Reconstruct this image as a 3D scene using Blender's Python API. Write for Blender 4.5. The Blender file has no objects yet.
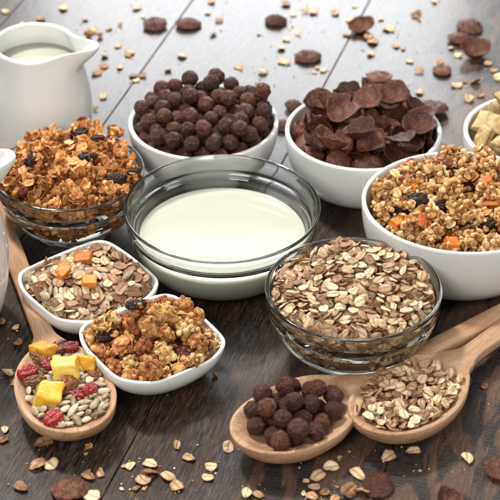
# Breakfast cereals in bowls and wooden spoons on dark boards.
import bpy, bmesh, math, random
from mathutils import Vector, Matrix, Quaternion, noise
import numpy as np

S = bpy.context.scene
COL = S.collection
PI = math.pi

# ------------------------------------------------------------------ camera
PITCH = math.radians(34.7)
CAM_H = 0.728
CAM_D = CAM_H / math.tan(PITCH)
FPX = 1800.0                       # focal length in photo pixels (500 px wide)
cam_data = bpy.data.cameras.new("camera")
cam = bpy.data.objects.new("camera", cam_data)
COL.objects.link(cam)
cam.location = (0, -CAM_D, CAM_H)
cam.rotation_euler = (PI / 2 - PITCH, 0, 0)
cam_data.sensor_width = 36
cam_data.lens = 36 * FPX / 500
cam_data.clip_start = 0.05
cam_data.clip_end = 50
cam_data.dof.use_dof = True
cam_data.dof.focus_distance = 1.17
cam_data.dof.aperture_fstop = 15
S.camera = cam

# ------------------------------------------------------------------ world, lamps, exposure
w = bpy.data.worlds.new("World")
S.world = w
w.use_nodes = True
bg = w.node_tree.nodes["Background"]
bg.inputs[0].default_value = (0.97, 0.985, 1.0, 1)
bg.inputs[1].default_value = 0.30


def area(name, loc, target, sx, sy, power, color):
    d = bpy.data.lights.new(name, 'AREA')
    d.shape = 'RECTANGLE'
    d.size, d.size_y = sx, sy
    d.energy = power
    d.color = color
    o = bpy.data.objects.new(name, d)
    COL.objects.link(o)
    o.location = loc
    o.rotation_euler = (Vector(target) - Vector(loc)).to_track_quat('-Z', 'Y').to_euler()
    return o


area("window_light", (0.0, 2.1, 0.76), (0, 0.2, 0), 0.80, 0.72, 26, (0.93, 0.965, 1.0))
area("window_pane", (-0.012, 1.965, 1.326), (0, -0.03, 0.03), 0.15, 0.075, 0.16, (1.0, 1.0, 1.0))
area("top_fill", (-0.15, 0.55, 1.75), (0, 0, 0), 1.3, 0.55, 8, (1.0, 0.985, 0.96))  # overhead lamp added for highlights along the glass rims
area("key_light", (-0.50, 0.62, 1.35), (0, 0, 0), 0.17, 0.17, 26, (1.0, 0.955, 0.89))
area("side_fill", (1.25, -0.45, 0.9), (0, 0, 0), 0.5, 0.5, 7, (1.0, 0.98, 0.95))
area("fill_light", (-0.60, -1.35, 1.15), (0, 0, 0), 0.7, 0.6, 18, (1.0, 0.98, 0.95))

S.view_settings.view_transform = 'Standard'
S.view_settings.look = 'None'
S.view_settings.exposure = 0
S.view_settings.gamma = 1
S.render.engine = 'CYCLES'
S.cycles.use_denoising = True
S.cycles.max_bounces = 14
S.cycles.transmission_bounces = 12
S.cycles.glossy_bounces = 6
S.cycles.diffuse_bounces = 4
S.cycles.caustics_refractive = True
S.cycles.caustics_reflective = True
S.cycles.blur_glossy = 0.6
S.cycles.sample_clamp_indirect = 6


# ------------------------------------------------------------------ helpers
def at(px, py, z=0.0):
    """Point on the horizontal plane z seen at photo pixel (px, py)."""
    dx = (px - 250) / FPX
    du = (250 - py) / FPX
    d = Vector((dx, math.cos(PITCH) + du * math.sin(PITCH), -math.sin(PITCH) + du * math.cos(PITCH)))
    t = (z - CAM_H) / d.z
    return Vector((d.x * t, -CAM_D + d.y * t, z))


def mesh_from(name, verts, faces, smooth=True):
    me = bpy.data.meshes.new(name)
    me.from_pydata([tuple(v) for v in verts], [], faces)
    me.update()
    if smooth:
        me.polygons.foreach_set("use_smooth", [True] * len(me.polygons))
    return me


def link(name, me, mat=None, parent=None, loc=None, rot=None):
    o = bpy.data.objects.new(name, me)
    COL.objects.link(o)
    if mat is not None and me is not None and not me.materials:
        me.materials.append(mat)
    if parent is not None:
        o.parent = parent
    if loc is not None:
        o.location = loc
    if rot is not None:
        o.rotation_euler = rot
    return o


def tag(o, label=None, cat=None, group=None, kind=None):
    if label:
        o["label"] = label
    if cat:
        o["category"] = cat
    if group:
        o["group"] = group
    if kind:
        o["kind"] = kind
    return o


def catmull(pts, n=6):
    out = []
    P = [pts[0]] + list(pts) + [pts[-1]]
    for i in range(1, len(P) - 2):
        p0, p1, p2, p3 = [np.array(P[j], float) for j in (i - 1, i, i + 1, i + 2)]
        for k in range(n):
            t = k / n
            out.append(tuple(0.5 * ((2 * p1) + (-p0 + p2) * t + (2 * p0 - 5 * p1 + 4 * p2 - p3) * t * t
                                    + (-p0 + 3 * p1 - 3 * p2 + p3) * t ** 3)))
    out.append(tuple(pts[-1]))
    return out


def lathe(name, prof, seg=96, warp=None):
    """Closed solid of revolution; prof starts and ends on the axis."""
    verts, faces, rows = [], [], []
    for (r, z) in prof:
        if r < 1e-6:
            rows.append([len(verts)])
            verts.append((0, 0, z))
        else:
            row = []
            for k in range(seg):
                a = 2 * PI * k / seg
                row.append(len(verts))
                verts.append((r * math.cos(a), r * math.sin(a), z))
            rows.append(row)
    for a, b in zip(rows[:-1], rows[1:]):
        if len(a) == 1 and len(b) == 1:
            continue
        for k in range(seg):
            k2 = (k + 1) % seg
            if len(a) == 1:
                faces.append((a[0], b[k2], b[k]))
            elif len(b) == 1:
                faces.append((a[k], a[k2], b[0]))
            else:
                faces.append((a[k], a[k2], b[k2], b[k]))
    if warp:
        verts = [warp(*v) for v in verts]
    return mesh_from(name, verts, faces)


def hemi(rf, R, z0, h, n=14, p=1.0):
    """Quarter-ellipse wall from (rf, z0) out to (R, h)."""
    out = []
    for i in range(n + 1):
        t = (i / n) * PI / 2
        out.append((rf + (R - rf) * math.sin(t) ** p, z0 + (h - z0) * (1 - math.cos(t))))
    return out


def bowl_profile(R, h, rf, t, foot, floor, p=1.0):
    outer = [(0, foot * 0.6), (rf * 0.72, foot * 0.6), (rf * 0.82, 0.0003), (rf * 0.93, 0), (rf, foot * 0.5), (rf * 0.99, foot)]
    wall = hemi(rf * 1.0, R, foot * 1.3, h - t * 0.5, p=p)
    lip = [(R - t * 0.05, h - t * 0.15), (R - t * 0.3, h), (R - t * 0.7, h), (R - t * 0.95, h - t * 0.2)]
    inner = [(0, floor)] + hemi(rf * 0.45, R - t, floor, h - t * 0.6, p=p)
    return outer + wall + lip + inner[::-1]


def white_bowl_mesh(R, h, rf):
    def warp(x, y, z):
        a = math.atan2(y, x)
        k = 1 + 0.006 * math.sin(2 * a + 1) * z / h
        return (x * k, y * k, z)
    return lathe("bowl", bowl_profile(R, h, rf, 0.0034, 0.0035, 0.0065, 0.9), 128, warp)


GFLOOR = 0.0180      # the thick glass foot


def glass_bowl_mesh(R, h, rf):
    prof = [(0, 0.0012), (rf * 0.75, 0.0012), (rf * 0.86, 0.0003), (rf * 0.97, 0.0), (rf * 1.03, 0.0012), (rf * 1.03, 0.0040), (rf * 0.99, 0.0062)]
    prof += hemi(rf * 1.0, R - 0.0009, 0.0075, h - 0.0036, p=0.95)
    prof += [(R - 0.0001, h - 0.0026), (R, h - 0.0016), (R - 0.0004, h - 0.0005), (R - 0.0013, h),
             (R - 0.0024, h - 0.0004), (R - 0.0030, h - 0.0016)]
    prof += ([(0, GFLOOR - .0003)] + hemi(rf * 0.45, R - 0.0034, GFLOOR, h - 0.0034, p=0.95))[::-1]
    return lathe("glass_bowl", prof, 128)


MILK_XY = 0.936


def milk_bowl_mesh():
    """Glass bowl: wide round body, a stepped flange and a tall flared rim."""
    lower = hemi(0.038, 0.0655, 0.005, 0.0345, p=0.85)
    prof = [(0, 0.0015), (0.030, 0.0015), (0.033, 0.0003), (0.037, 0), (0.0385, 0.0015), (0.0382, 0.0035)] + lower
    prof += [(0.0664, 0.0368), (0.0690, 0.0380), (0.0698, 0.0392), (0.0692, 0.0406),
             (0.0692, 0.0425), (0.0702, 0.0475), (0.0713, 0.0502), (0.0720, 0.0514), (0.0721, 0.0523), (0.0713, 0.0530),
             (0.0702, 0.0529), (0.0693, 0.0518), (0.0683, 0.0490), (0.0670, 0.0430), (0.0665, 0.0402), (0.0650, 0.0386), (0.0634, 0.0374), (0.0626, 0.0360)]
    prof += ([(0, 0.0055)] + hemi(0.024, 0.0620, 0.006, 0.0340, p=0.85))[::-1]
    return lathe("milk_bowl", [(r * MILK_XY, z) for r, z in prof], 144)


def round_core_mesh(R, h, rf, gap, zf, dome, name="core"):
    """Solid heap kept a little inside the bowl's inner wall."""
    z0 = 0.0075 + gap * 0.4
    prof = [(0, z0)]
    for i in range(11):
        z = z0 + (zf - z0) * i / 10
        c = max(-1, min(1, 1 - (z - 0.0075) / (h - 0.0075)))
        r = rf + (R - 0.0034 - rf) * math.sin(math.acos(c)) - gap
        prof.append((max(r, 0.004), z))
    rc = prof[-1][0]
    for i in range(1, 9):
        q = 1 - i / 8
        prof.append((rc * q if i < 8 else 0, zf + dome * (1 - q * q)))
    return lathe(name, prof, 40)


def square_r(a, R0, sq):
    """Rounded-square radius: R0 at the corners (a = 0, 90, ...)."""
    n = 2.0 + sq * 1.7
    c, s = abs(math.cos(a + PI / 4)), abs(math.sin(a + PI / 4))
    rr = 1.0 / ((c ** n + s ** n) ** (1 / n))
    rmax = 1.0 / ((2 * (0.5 ** 0.5) ** n) ** (1 / n))
    return R0 * rr / rmax


def square_bowl_mesh(Rc=0.0475, h=0.027, rf=0.020, t=0.0028, seg=128):
    prof = [(0, .0015, 0), (rf * .75, .0015, 0), (rf * .9, 0, 0), (rf, .0006, 0), (rf, .0025, 0)]
    for i in range(13):
        u = i / 12
        a = u * PI / 2
        prof.append((rf + (Rc - rf) * math.sin(a) ** .95, .003 + (h - .003 - t * .4) * (1 - math.cos(a)) ** 0.85, u))
    prof += [(Rc - t * .05, h - t * .1, 1), (Rc - t * .35, h + .0002, 1), (Rc - t * .75, h, 1), (Rc - t, h - t * .3, 1)]
    for i in range(13):
        u = 1 - i / 12
        a = u * PI / 2
        prof.append((rf * .45 + (Rc - t - rf * .45) * math.sin(a) ** .95, .0048 + (h - .0048 - t * .5) * (1 - math.cos(a)) ** 0.85, u))
    prof.append((0, .0048, 0))
    verts, faces, rows = [], [], []
    for (r, z, u) in prof:
        if r < 1e-6:
            rows.append([len(verts)]); verts.append((0, 0, z)); continue
        row = []
        for k in range(seg):
            a = 2 * PI * k / seg
            rr = r * ((1 - u) * 0.93 + u * square_r(a, 1, 1)) if u > 0 else r
            corner = max(0, math.cos(4 * a)) ** 2
            zz = z + (u ** 2) * 0.0014 * corner - (u ** 2) * 0.0006 * (1 - corner)
            row.append(len(verts)); verts.append((rr * math.cos(a), rr * math.sin(a), zz))
        rows.append(row)
    for a, b in zip(rows[:-1], rows[1:]):
        for k in range(seg):
            k2 = (k + 1) % seg
            if len(a) == 1: faces.append((a[0], b[k2], b[k]))
            elif len(b) == 1: faces.append((a[k], a[k2], b[0]))
            else: faces.append((a[k], a[k2], b[k2], b[k]))
    return mesh_from("square_bowl", verts, faces)


def square_core_mesh(Rc=0.0475, zf=0.018, dome=0.012, gap=0.006):
    verts, faces, rows = [], [], []
    prof = [(0.016, 0.008, .3), (Rc * .62 - gap, zf * .7, .6), (Rc * .86 - gap, zf, 1)]
    for i in range(1, 7):
        q = 1 - i / 7
        prof.append(((Rc * .86 - gap) * q, zf + dome * (1 - q * q), 1))
    seg = 40
    verts.append((0, 0, .008)); rows.append([0])
    for (r, z, u) in prof:
        row = []
        for k in range(seg):
            a = 2 * PI * k / seg
            rr = r * ((1 - u) + u * square_r(a, 1, 1))
            row.append(len(verts)); verts.append((rr * math.cos(a), rr * math.sin(a), z))
        rows.append(row)
    rows.append([len(verts)]); verts.append((0, 0, zf + dome))
    for a, b in zip(rows[:-1], rows[1:]):
        for k in range(seg):
            k2 = (k + 1) % seg
            if len(a) == 1: faces.append((a[0], b[k2], b[k]))
            elif len(b) == 1: faces.append((a[k], a[k2], b[0]))
            else: faces.append((a[k], a[k2], b[k2], b[k]))
    return mesh_from("core", verts, faces)


def spoon_mesh(Lh=0.091, Wh=0.0308, Ltot=0.33, wh=0.0064, rim=0.0215, depth=0.0110, thick=0.0042):
    """Wooden spoon: head centred on the origin, handle along +X."""
    half = Lh / 2
    st = [-half + Lh * (0.5 - 0.5 * math.cos(PI * i / 40)) * 1.0 for i in range(1, 40)]
    neck_end = half + 0.020
    xs = [-half + 0.00005, -half + .0004] + [x for x in st if -half + .0006 < x < half * 0.86]
    x = half * 0.88
    while x < Ltot:
        xs.append(x); x += 0.0035 if x < neck_end + .01 else 0.012
    NT, NB = 26, 18
    verts, faces, rows = [], [], []
    for x in xs:
        u = x / half
        e = math.sqrt(max(0, 1 - abs(u) ** 2.15)) if u < 1 else 0
        well = Wh * e
        bl = min(1, max(0, (x - half * 0.60) / (neck_end - half * 0.60)))
        bl = bl * bl * (3 - 2 * bl)
        taper = wh * (1 + 0.12 * math.sin(min(1, max(0, (x - neck_end) / (Ltot - neck_end))) * PI))
        q = min(1, max(0, (x - half * .25) / (half * .75)))
        q = q * q * (3 - 2 * q)
        neck = taper * q * (1 + 1.0 * math.exp(-((x - half) / .0125) ** 2))
        wid = (well ** 2.6 + neck ** 2.6) ** (1 / 2.6)
        # well of the bowl
        inner = max(0.0, 1 - abs(x / (half * 0.90)) ** 2.2)
        dd = depth * inner ** 0.75 if abs(x) < half * .90 else 0
        ztop = rim - 0.004 * bl + 0.002 * math.cos(min(1, abs(u)) * PI) * (1 - bl) * -.5
        ztop -= max(0, x - neck_end) * 0.035
        tb = max(thick, 0)
        body = (rim - 0.0006) * math.sqrt(max(0, 1 - min(1, abs(u)) ** 2.4)) if u < 1 else 0
        under = max(body, (0.0105 if x > 0 else 0.0035))
        under = min(under, ztop - 0.0002)
        row = []
        rimw = 0.0023
        wi = max(0.0, wid - rimw)
        hc = 0.0017 * bl + 0.0003
        for i in range(NT):
            v = 1 - 2 * i / (NT - 1)
            y = wid * math.sin(v * PI / 2)
            yn = abs(y) / max(wi, 1e-6)
            zz = ztop
            if dd > 0 and yn < 1:
                zz -= dd * (1 - yn ** 2.3)
            edge = abs(y) / max(wid, 1e-6)
            if edge > 0.94:
                zz -= 0.0009 * ((edge - .94) / .06) ** 2
            zz += hc * (1 - edge ** 2) if dd == 0 else 0
            row.append(len(verts)); verts.append((x, y, zz))
        for i in range(1, NB - 1):
            v = -1 + 2 * i / (NB - 1)
            y = wid * math.sin(v * PI / 2)
            zz = ztop - 0.0015 - (under - 0.0015) * math.cos(v * PI / 2) ** 0.8
            row.append(len(verts)); verts.append((x, y, zz))
        rows.append(row)
    N = len(rows[0])
    for a, b in zip(rows[:-1], rows[1:]):
        for k in range(N):
            k2 = (k + 1) % N
            faces.append((a[k], a[k2], b[k2], b[k]))
    faces.append(tuple(rows[0][::-1])); faces.append(tuple(rows[-1]))
    zmin = min(v[2] for v in verts)
    verts = [(a, b, c - zmin) for a, b, c in verts]
    return mesh_from("spoon", verts, faces)


# ---- pieces of cereal
def n3(x, y, z, s, sc):
    return noise.noise(Vector((x * sc + s * 7.31, y * sc - s * 3.7, z * sc + s * 1.9)))


def disc_mesh(name, seed, L, W, T, curl=0.2, crease=0.5, wob=0.12, cup=0.0, seg=20, rings=(0.25, .5, .72, .88, .97), rough=.15, cut=0):
    """Flake: irregular disc with thickness, curl and an optional crease."""
    rnd = random.Random(seed)
    ph = rnd.random() * 9
    def top(x, y, side):
        u, v = x / L, y / W
        r2 = min(1, u * u + v * v)
        mid = curl * L * (0.6 * u * u * math.cos(ph) + 0.5 * v * v * math.sin(ph * 1.7) + 0.5 * u * v * math.cos(ph * 2.3))
        mid += cup * L * r2
        mid += n3(u, v, 0, seed, 1.9) * rough * L
        th = T * 0.5 * (1 - r2 ** 3 * .75)
        cr = crease * T * math.exp(-(v * 7) ** 2) * (1 if abs(u) < .8 else .2)
        bump = n3(u, v, side, seed, 5.5) * T * .35
        if seg > 30:
            bump = (n3(u, v, side * .3, seed, 4) * .5 + n3(u, v, side * .3, seed, 9) * .45 + .3 * r2 ** 4) * T * .62
        return mid + side * th - side * cr + bump
    verts, faces = [], []
    rad = []
    for k in range(seg):
        a = 2 * PI * k / seg
        rr = 1 + wob * n3(math.cos(a), math.sin(a), 0, seed, 1.6) * 2 + wob * .6 * n3(math.cos(a), math.sin(a), 3, seed, 4.5)
        if abs(math.sin(a)) < .25:
            rr -= wob * .5
        if cut:
            cc = math.cos(a - ph)
            if cc > .05:
                rr = min(rr, cut / cc * (1 + .12 * n3(a * 3, 0, 0, seed, 2)))
        rad.append(rr)
    allr = []
    for side in (1, -1):
        verts.append((0, 0, top(0, 0, side)))
        c = len(verts) - 1
        prev = None
        for r in rings:
            row = []
            for k in range(seg):
                a = 2 * PI * k / seg
                x, y = L * r * rad[k] * math.cos(a), W * r * rad[k] * math.sin(a)
                row.append(len(verts)); verts.append((x, y, top(x, y, side)))
            for k in range(seg):
                k2 = (k + 1) % seg
                if prev is None:
                    f = (c, row[k], row[k2])
                else:
                    f = (prev[k], row[k], row[k2], prev[k2])
                faces.append(f if side == 1 else f[::-1])
            prev = row
        allr.append(prev)
    row = []
    for k in range(seg):
        a = 2 * PI * k / seg
        x, y = L * rad[k] * math.cos(a), W * rad[k] * math.sin(a)
        row.append(len(verts)); verts.append((x, y, top(x, y, 0)))
    for k in range(seg):
        k2 = (k + 1) % seg
        faces.append((allr[0][k], row[k], row[k2], allr[0][k2]))
        faces.append((row[k], allr[1][k], allr[1][k2], row[k2]))
    me = mesh_from(name, verts, faces)
    ed = []
    for (x, y, z) in verts:
        q = math.hypot(x / L, y / W)
        ed.append(min(1, .85 * min(1.1, q) ** 7 + (.9 * math.exp(-(y / W * 9) ** 2) if q < .8 else 0)))
    me.attributes.new('edge', 'FLOAT', 'POINT').data.foreach_set('value', ed)
    return me


_ico = {}


def ico(sub):
    if sub not in _ico:
        bm = bmesh.new()
        bmesh.ops.create_icosphere(bm, subdivisions=sub, radius=1)
        _ico[sub] = ([tuple(v.co) for v in bm.verts], [tuple(v.index for v in f.verts) for f in bm.faces])
        bm.free()
    return _ico[sub]


def blob_geo(seed, rx, ry, rz, amp=.12, sc=1.8, amp2=.05, sc2=6, sub=3, flat=0):
    V, F = ico(sub)
    out = []
    for (x, y, z) in V:
        k = 1 + amp * n3(x, y, z, seed, sc) * 2 + amp2 * n3(x, y, z, seed + 5, sc2) * 2
        out.append((x * rx * k, y * ry * k, z * rz * k))
    return out, F


def ball_mesh(seed, r):
    V, F = ico(5)
    out = []
    for (x, y, z) in V:
        k = (1 + .05 * n3(x, y, z, seed, 1.3) + .10 * n3(x, y, z, seed, 2.6) + .06 * abs(n3(x, y, z, seed + 9, 5.5))
             + .035 * n3(x, y, z, seed + 4, 10) + .03 * n3(x, y, z, seed + 6, 19))
        out.append((x * r * k * (1 + .04 * math.sin(seed * 3)), y * r * k, z * r * k * (1 - .05 * math.cos(seed * 2))))
    return mesh_from("cereal_ball", out, F)


def join_geo(parts, name):
    V, F = [], []
    for v, f in parts:
        b = len(V)
        V += v
        F += [tuple(i + b for i in q) for q in f]
    return mesh_from(name, V, F)


def mesh_geo(me, M=None):
    v = [(M @ p.co if M else p.co.copy()) for p in me.vertices]
    return [tuple(q) for q in v], [tuple(p.vertices) for p in me.polygons]


def rand_rot(rnd):
    return Quaternion((rnd.gauss(0, 1), rnd.gauss(0, 1), rnd.gauss(0, 1), rnd.gauss(0, 1))).normalized().to_matrix().to_4x4()


def clump_mesh(seed, R, nb, br, nf=0, fl=None, squash=.7, sub=2, name="granola_cluster", amp=.13):
    """Cluster of baked crumbs (and flakes) stuck together."""
    rnd = random.Random(seed)
    parts = []
    for i in range(nb):
        d = Vector((rnd.gauss(0, 1), rnd.gauss(0, 1), rnd.gauss(0, 1))).normalized() * (rnd.random() ** .4) * R
        d.z *= squash
        r = br * rnd.uniform(.65, 1.3)
        v, f = blob_geo(seed * 31 + i, r * rnd.uniform(.8, 1.25), r * rnd.uniform(.8, 1.2), r, amp, 1.6, .06, 5, sub)
        M = Matrix.Translation(d) @ rand_rot(rnd)
        parts.append(([tuple(M @ Vector(q)) for q in v], f))
    for i in range(nf):
        d = Vector((rnd.gauss(0, 1), rnd.gauss(0, 1), rnd.gauss(0, 1))).normalized() * (rnd.uniform(.5, 1.0)) * R
        d.z *= squash
        M = Matrix.Translation(d) @ rand_rot(rnd)
        parts.append(mesh_geo(fl[rnd.randrange(len(fl))], M))
    return join_geo(parts, name)


def chunk_mesh(seed, R, fl):
    """Crumbly baked cluster: one rough lump with grains and flakes baked into it."""
    rnd = random.Random(seed)
    V, F = ico(4)
    ax = (rnd.uniform(.75, 1), rnd.uniform(.6, .8), rnd.uniform(.45, .65))
    out = []
    for (x, y, z) in V:
        k = 1 + .55 * n3(x, y, z, seed, 1.5) + .30 * n3(x, y, z, seed + 2, 3.6) + .16 * n3(x, y, z, seed + 5, 8.5)
        out.append((x * R * .86 * ax[0] * k, y * R * .86 * ax[1] * k, z * R * .86 * ax[2] * k))
    parts = [(out, F)]
    for i in range(46):
        d = Vector(out[rnd.randrange(len(out))])
        r = rnd.choice((.0008, .0010, .0013, .0017, .0021))
        v, f = blob_geo(seed * 17 + i, r * rnd.uniform(.8, 1.3), r, r * rnd.uniform(.7, 1), .2, 1.6, .09, 4, 2)
        Mx = Matrix.Translation(d * rnd.uniform(.9, 1.03)) @ rand_rot(rnd)
        parts.append(([tuple(Mx @ Vector(q)) for q in v], f))
    for i in range(5):
        d = Vector(out[rnd.randrange(len(out))])
        parts.append(mesh_geo(fl[rnd.randrange(len(fl))], Matrix.Translation(d) @ d.to_track_quat('Z', 'Y').to_matrix().to_4x4() @ Matrix.Rotation(rnd.uniform(-.5, .5), 4, 'X')))
    return join_geo(parts, "granola_cluster")


def seed_mesh(seed, L, W, T):
    V, F = ico(3)
    out = []
    for (x, y, z) in V:
        k = 1 - .45 * max(0, x) ** 1.5
        out.append((x * L * (1 + .05 * n3(x, y, z, seed, 1)), y * W * k, z * T * k + .03 * L * math.cos(x * 2) + T * .06 * n3(x, y * 6, z, seed, 1.5)))
    return mesh_from("seed", out, F)


def raisin_mesh(seed, rx, ry, rz):
    V, F = ico(5)
    out = []
    for (x, y, z) in V:
        a = n3(x * .55, y, z, seed, 2.3)
        b = n3(x * .5, y, z, seed + 3, 4.6)
        w1 = 1.06 - .62 * max(0, .28 - abs(a)) * 1.6 - .30 * max(0, .2 - abs(b)) + .16 * n3(x, y, z, seed, 1.1) + .03 * n3(x, y, z, seed, 9)
        fl = 1 - .25 * max(0, z) ** 2 * math.exp(-4 * y * y)
        out.append((x * rx * w1, (y + .18 * x * x) * ry * w1, z * rz * w1 * fl))
    return mesh_from("raisin", out, F)


def cube_mesh(seed, a, b, c, puff=0.0):
    """Soft cube of dried fruit."""
    bm = bmesh.new()
    bmesh.ops.create_cube(bm, size=2)
    bmesh.ops.subdivide_edges(bm, edges=bm.edges[:], cuts=9, use_grid_fill=True)
    rnd = random.Random(seed)
    sk = [rnd.uniform(-.30, .30) for _ in range(6)]
    for v in bm.verts:
        x, y, z = v.co
        L = (abs(x) ** 14 + abs(y) ** 14 + abs(z) ** 14) ** (1 / 14)
        m = max(abs(x), abs(y), abs(z))
        x, y, z = x * m / L, y * m / L, z * m / L
        k = 1 + .14 * n3(x, y, z, seed, 1.1) + .06 * n3(x, y, z, seed, 3) + .03 * n3(x, y, z, seed, 8)
        v.co = ((x + sk[0] * y + sk[1] * z) * a * k, (y + sk[2] * x) * b * k, (z + sk[3] * x + sk[4] * y) * c * k)
    me = bpy.data.meshes.new("fruit_cube")
    bm.to_mesh(me); bm.free()
    me.polygons.foreach_set("use_smooth", [True] * len(me.polygons))
    return me


def pillow_mesh(seed, a, c):
    bm = bmesh.new()
    bmesh.ops.create_grid(bm, x_segments=16, y_segments=16, size=1)
    geo_v = [tuple(v.co) for v in bm.verts]
    faces = [tuple(v.index for v in f.verts) for f in bm.faces]
    bm.free()
    V, F = [], []
    for s in (1, -1):
        b = len(V)
        for (x, y, z) in geo_v:
            e = (1 - abs(x) ** 2.5) * (1 - abs(y) ** 2.5)
            th = c * (e ** .6) + .0006
            pin = 1 - .06 * (1 - abs(x)) * (abs(y) > .9) - .06 * (1 - abs(y)) * (abs(x) > .9)
            V.append((x * a * pin + a * .05 * n3(x, y, 0, seed, 2), y * a * pin, s * th * (1 + .5 * n3(x, y, s, seed, 2.2)) + a * .08 * n3(x, y, 0, seed, 1)))
        F += [tuple((i + b) for i in (f if s == 1 else f[::-1])) for f in faces]
    me = mesh_from("cereal_pillow", V, F)
    bm = bmesh.new(); bm.from_mesh(me)
    bmesh.ops.holes_fill(bm, edges=[e for e in bm.edges if e.is_boundary])
    bmesh.ops.remove_doubles(bm, verts=bm.verts[:], dist=.0002)
    bm.to_mesh(me); bm.free()
    me.polygons.foreach_set("use_smooth", [True] * len(me.polygons))
    return me


_kinds = {}


def kind_meshes(kind):
    """Variants of each kind of piece, made once."""
    if kind in _kinds:
        return _kinds[kind]
    if kind == 'oat':
        r = [disc_mesh("oat_flake", 10 + i, .0039 + .0007 * math.sin(i * 2.1), .0031 + .0005 * math.cos(i * 1.3), .0009, .38, .55 if i % 4 else .1, .13, cut=(.45 if i in (3, 8, 11) else 0)) for i in range(14)]
    elif kind == 'muesli':
        r = [disc_mesh("muesli_flake", 40 + i, .0046 + .0007 * math.sin(i * 1.7), .0034 + .0006 * math.cos(i), .0010, .35, .5, .14) for i in range(7)]
    elif kind == 'seed':
        r = [seed_mesh(i, .0055, .0026, .0016) for i in range(4)]
    elif kind == 'ball':
        r = [ball_mesh(i, .0060 + .0003 * math.sin(i * 2)) for i in range(6)]
    elif kind == 'choc':
        r = [disc_mesh("chocolate_flake", 70 + i, .0128 + .0018 * math.sin(i * 1.9), .0112 + .0015 * math.cos(i * 1.1), .0017, .42 + .30 * (i % 3 == 0), 0, .045,
                       (.45, .75, .90, .60)[i % 4], 40, (.12, .25, .38, .5, .62, .74, .85, .93, .98), .08) for i in range(9)]
    elif kind == 'disc':        # flattish dome that fell on the boards
        r = [disc_mesh("chocolate_disc", 150 + i, .0118 + .0014 * math.sin(i * 1.9), .0104 + .0012 * math.cos(i * 1.1), .0032, .06, 0, .05,
                       -.26 - .08 * (i % 3), 40, (.12, .25, .38, .5, .62, .74, .85, .93, .98), .09) for i in range(6)]
    elif kind == 'chunk':       # pale golden clusters
        fl = [disc_mesh("f", 90 + i, .0042, .0032, .0011, .3, .4, .1, 0, 14, (.5, .85)) for i in range(3)]
        r = [chunk_mesh(200 + i, .0075 + .0014 * (i % 3), fl) for i in range(7)]
    elif kind == 'nugget':      # clusters of small puffed grains
        fl = [disc_mesh("f", 95 + i, .0038, .0029, .0010, .3, .4, .1, 0, 14, (.5, .85)) for i in range(3)]
        r = [clump_mesh(300 + i, .0056 + .001 * (i % 3), 30 + 5 * (i % 3), .0016, 7, fl, amp=.30) for i in range(7)]
    elif kind == 'toast':       # toasted flakes stuck in clumps
        fl = [disc_mesh("f", 99 + i, .0042, .0032, .0010, .45, .4, .14, 0, 14, (.3, .6, .88)) for i in range(5)]
        r = [clump_mesh(400 + i, .0046 + .001 * (i % 3), 7, .0016, 8 + (i % 4), fl, .6) for i in range(9)]
    elif kind == 'toastflake':
        r = [disc_mesh("toasted_flake", 120 + i, .0045, .0034, .0010, .5, .4, .12) for i in range(6)]
    elif kind == 'raisin':
        r = [raisin_mesh(i, .0084, .0050, .0040) for i in range(4)]
    elif kind == 'berry':
        r = [raisin_mesh(20 + i, .0078, .0058, .0050) for i in range(4)]
    elif kind == 'mango':
        r = [cube_mesh(i, .0076, .0068, .0056) for i in range(4)]
    elif kind == 'orangebit':
        r = [cube_mesh(20 + i, .0062 if i % 2 == 0 else .0050, .0048, .0034) for i in range(4)]
    elif kind == 'pillow':
        r = [pillow_mesh(i, .0120, .0048) for i in range(4)]
    elif kind == 'strip':
        r = [cube_mesh(40 + i, .0052, .0020, .0013) for i in range(4)]
    _kinds[kind] = r
    return r


KINDS = ['oat', 'muesli', 'seed', 'ball', 'choc', 'chunk', 'nugget', 'toast', 'toastflake', 'raisin', 'berry', 'mango', 'orangebit', 'pillow', 'strip', 'disc']

# name: (R, h, rf) of round vessels
OATB = (0.0570, 0.0520, 0.0300)
GRAB = (0.0535, 0.0490, 0.0285)
BALB = (0.0555, 0.0470, 0.0270)
FLKB = (0.0572, 0.0500, 0.0320)
PUFB = (0.0710, 0.0600, 0.0360)
PILB = (0.0555, 0.0500, 0.0280)

# where each vessel stands: photo pixel of its rim (or head) centre, height of that plane, turn in degrees
PLACE = {
    'oats': (353.5, 286.5, 0.052, 0), 'toast': (69, 168, 0.050, 0), 'balls': (203.5, 120, 0.047, 0),
    'flakes': (363.5, 129, 0.050, 0), 'puffs': (463, 200, 0.060, 0), 'pillows': (540, 131, 0.050, 0),
    'milk': (222, 205.5, 0.053, 0), 'sqmuesli': (88, 280, 0.028, -7), 'sqchunk': (152, 337, 0.028, -10.6),
    'spball': (296, 415, 0.020, 39.6), 'spoat': (409, 395, 0.020, 48.0), 'spfruit': (65, 389, 0.020, 107.3),
}


def spot(name):
    px, py, z, rot = PLACE[name]
    p = at(px, py, z)
    return Vector((p.x, p.y, 0)), math.radians(rot)

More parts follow.
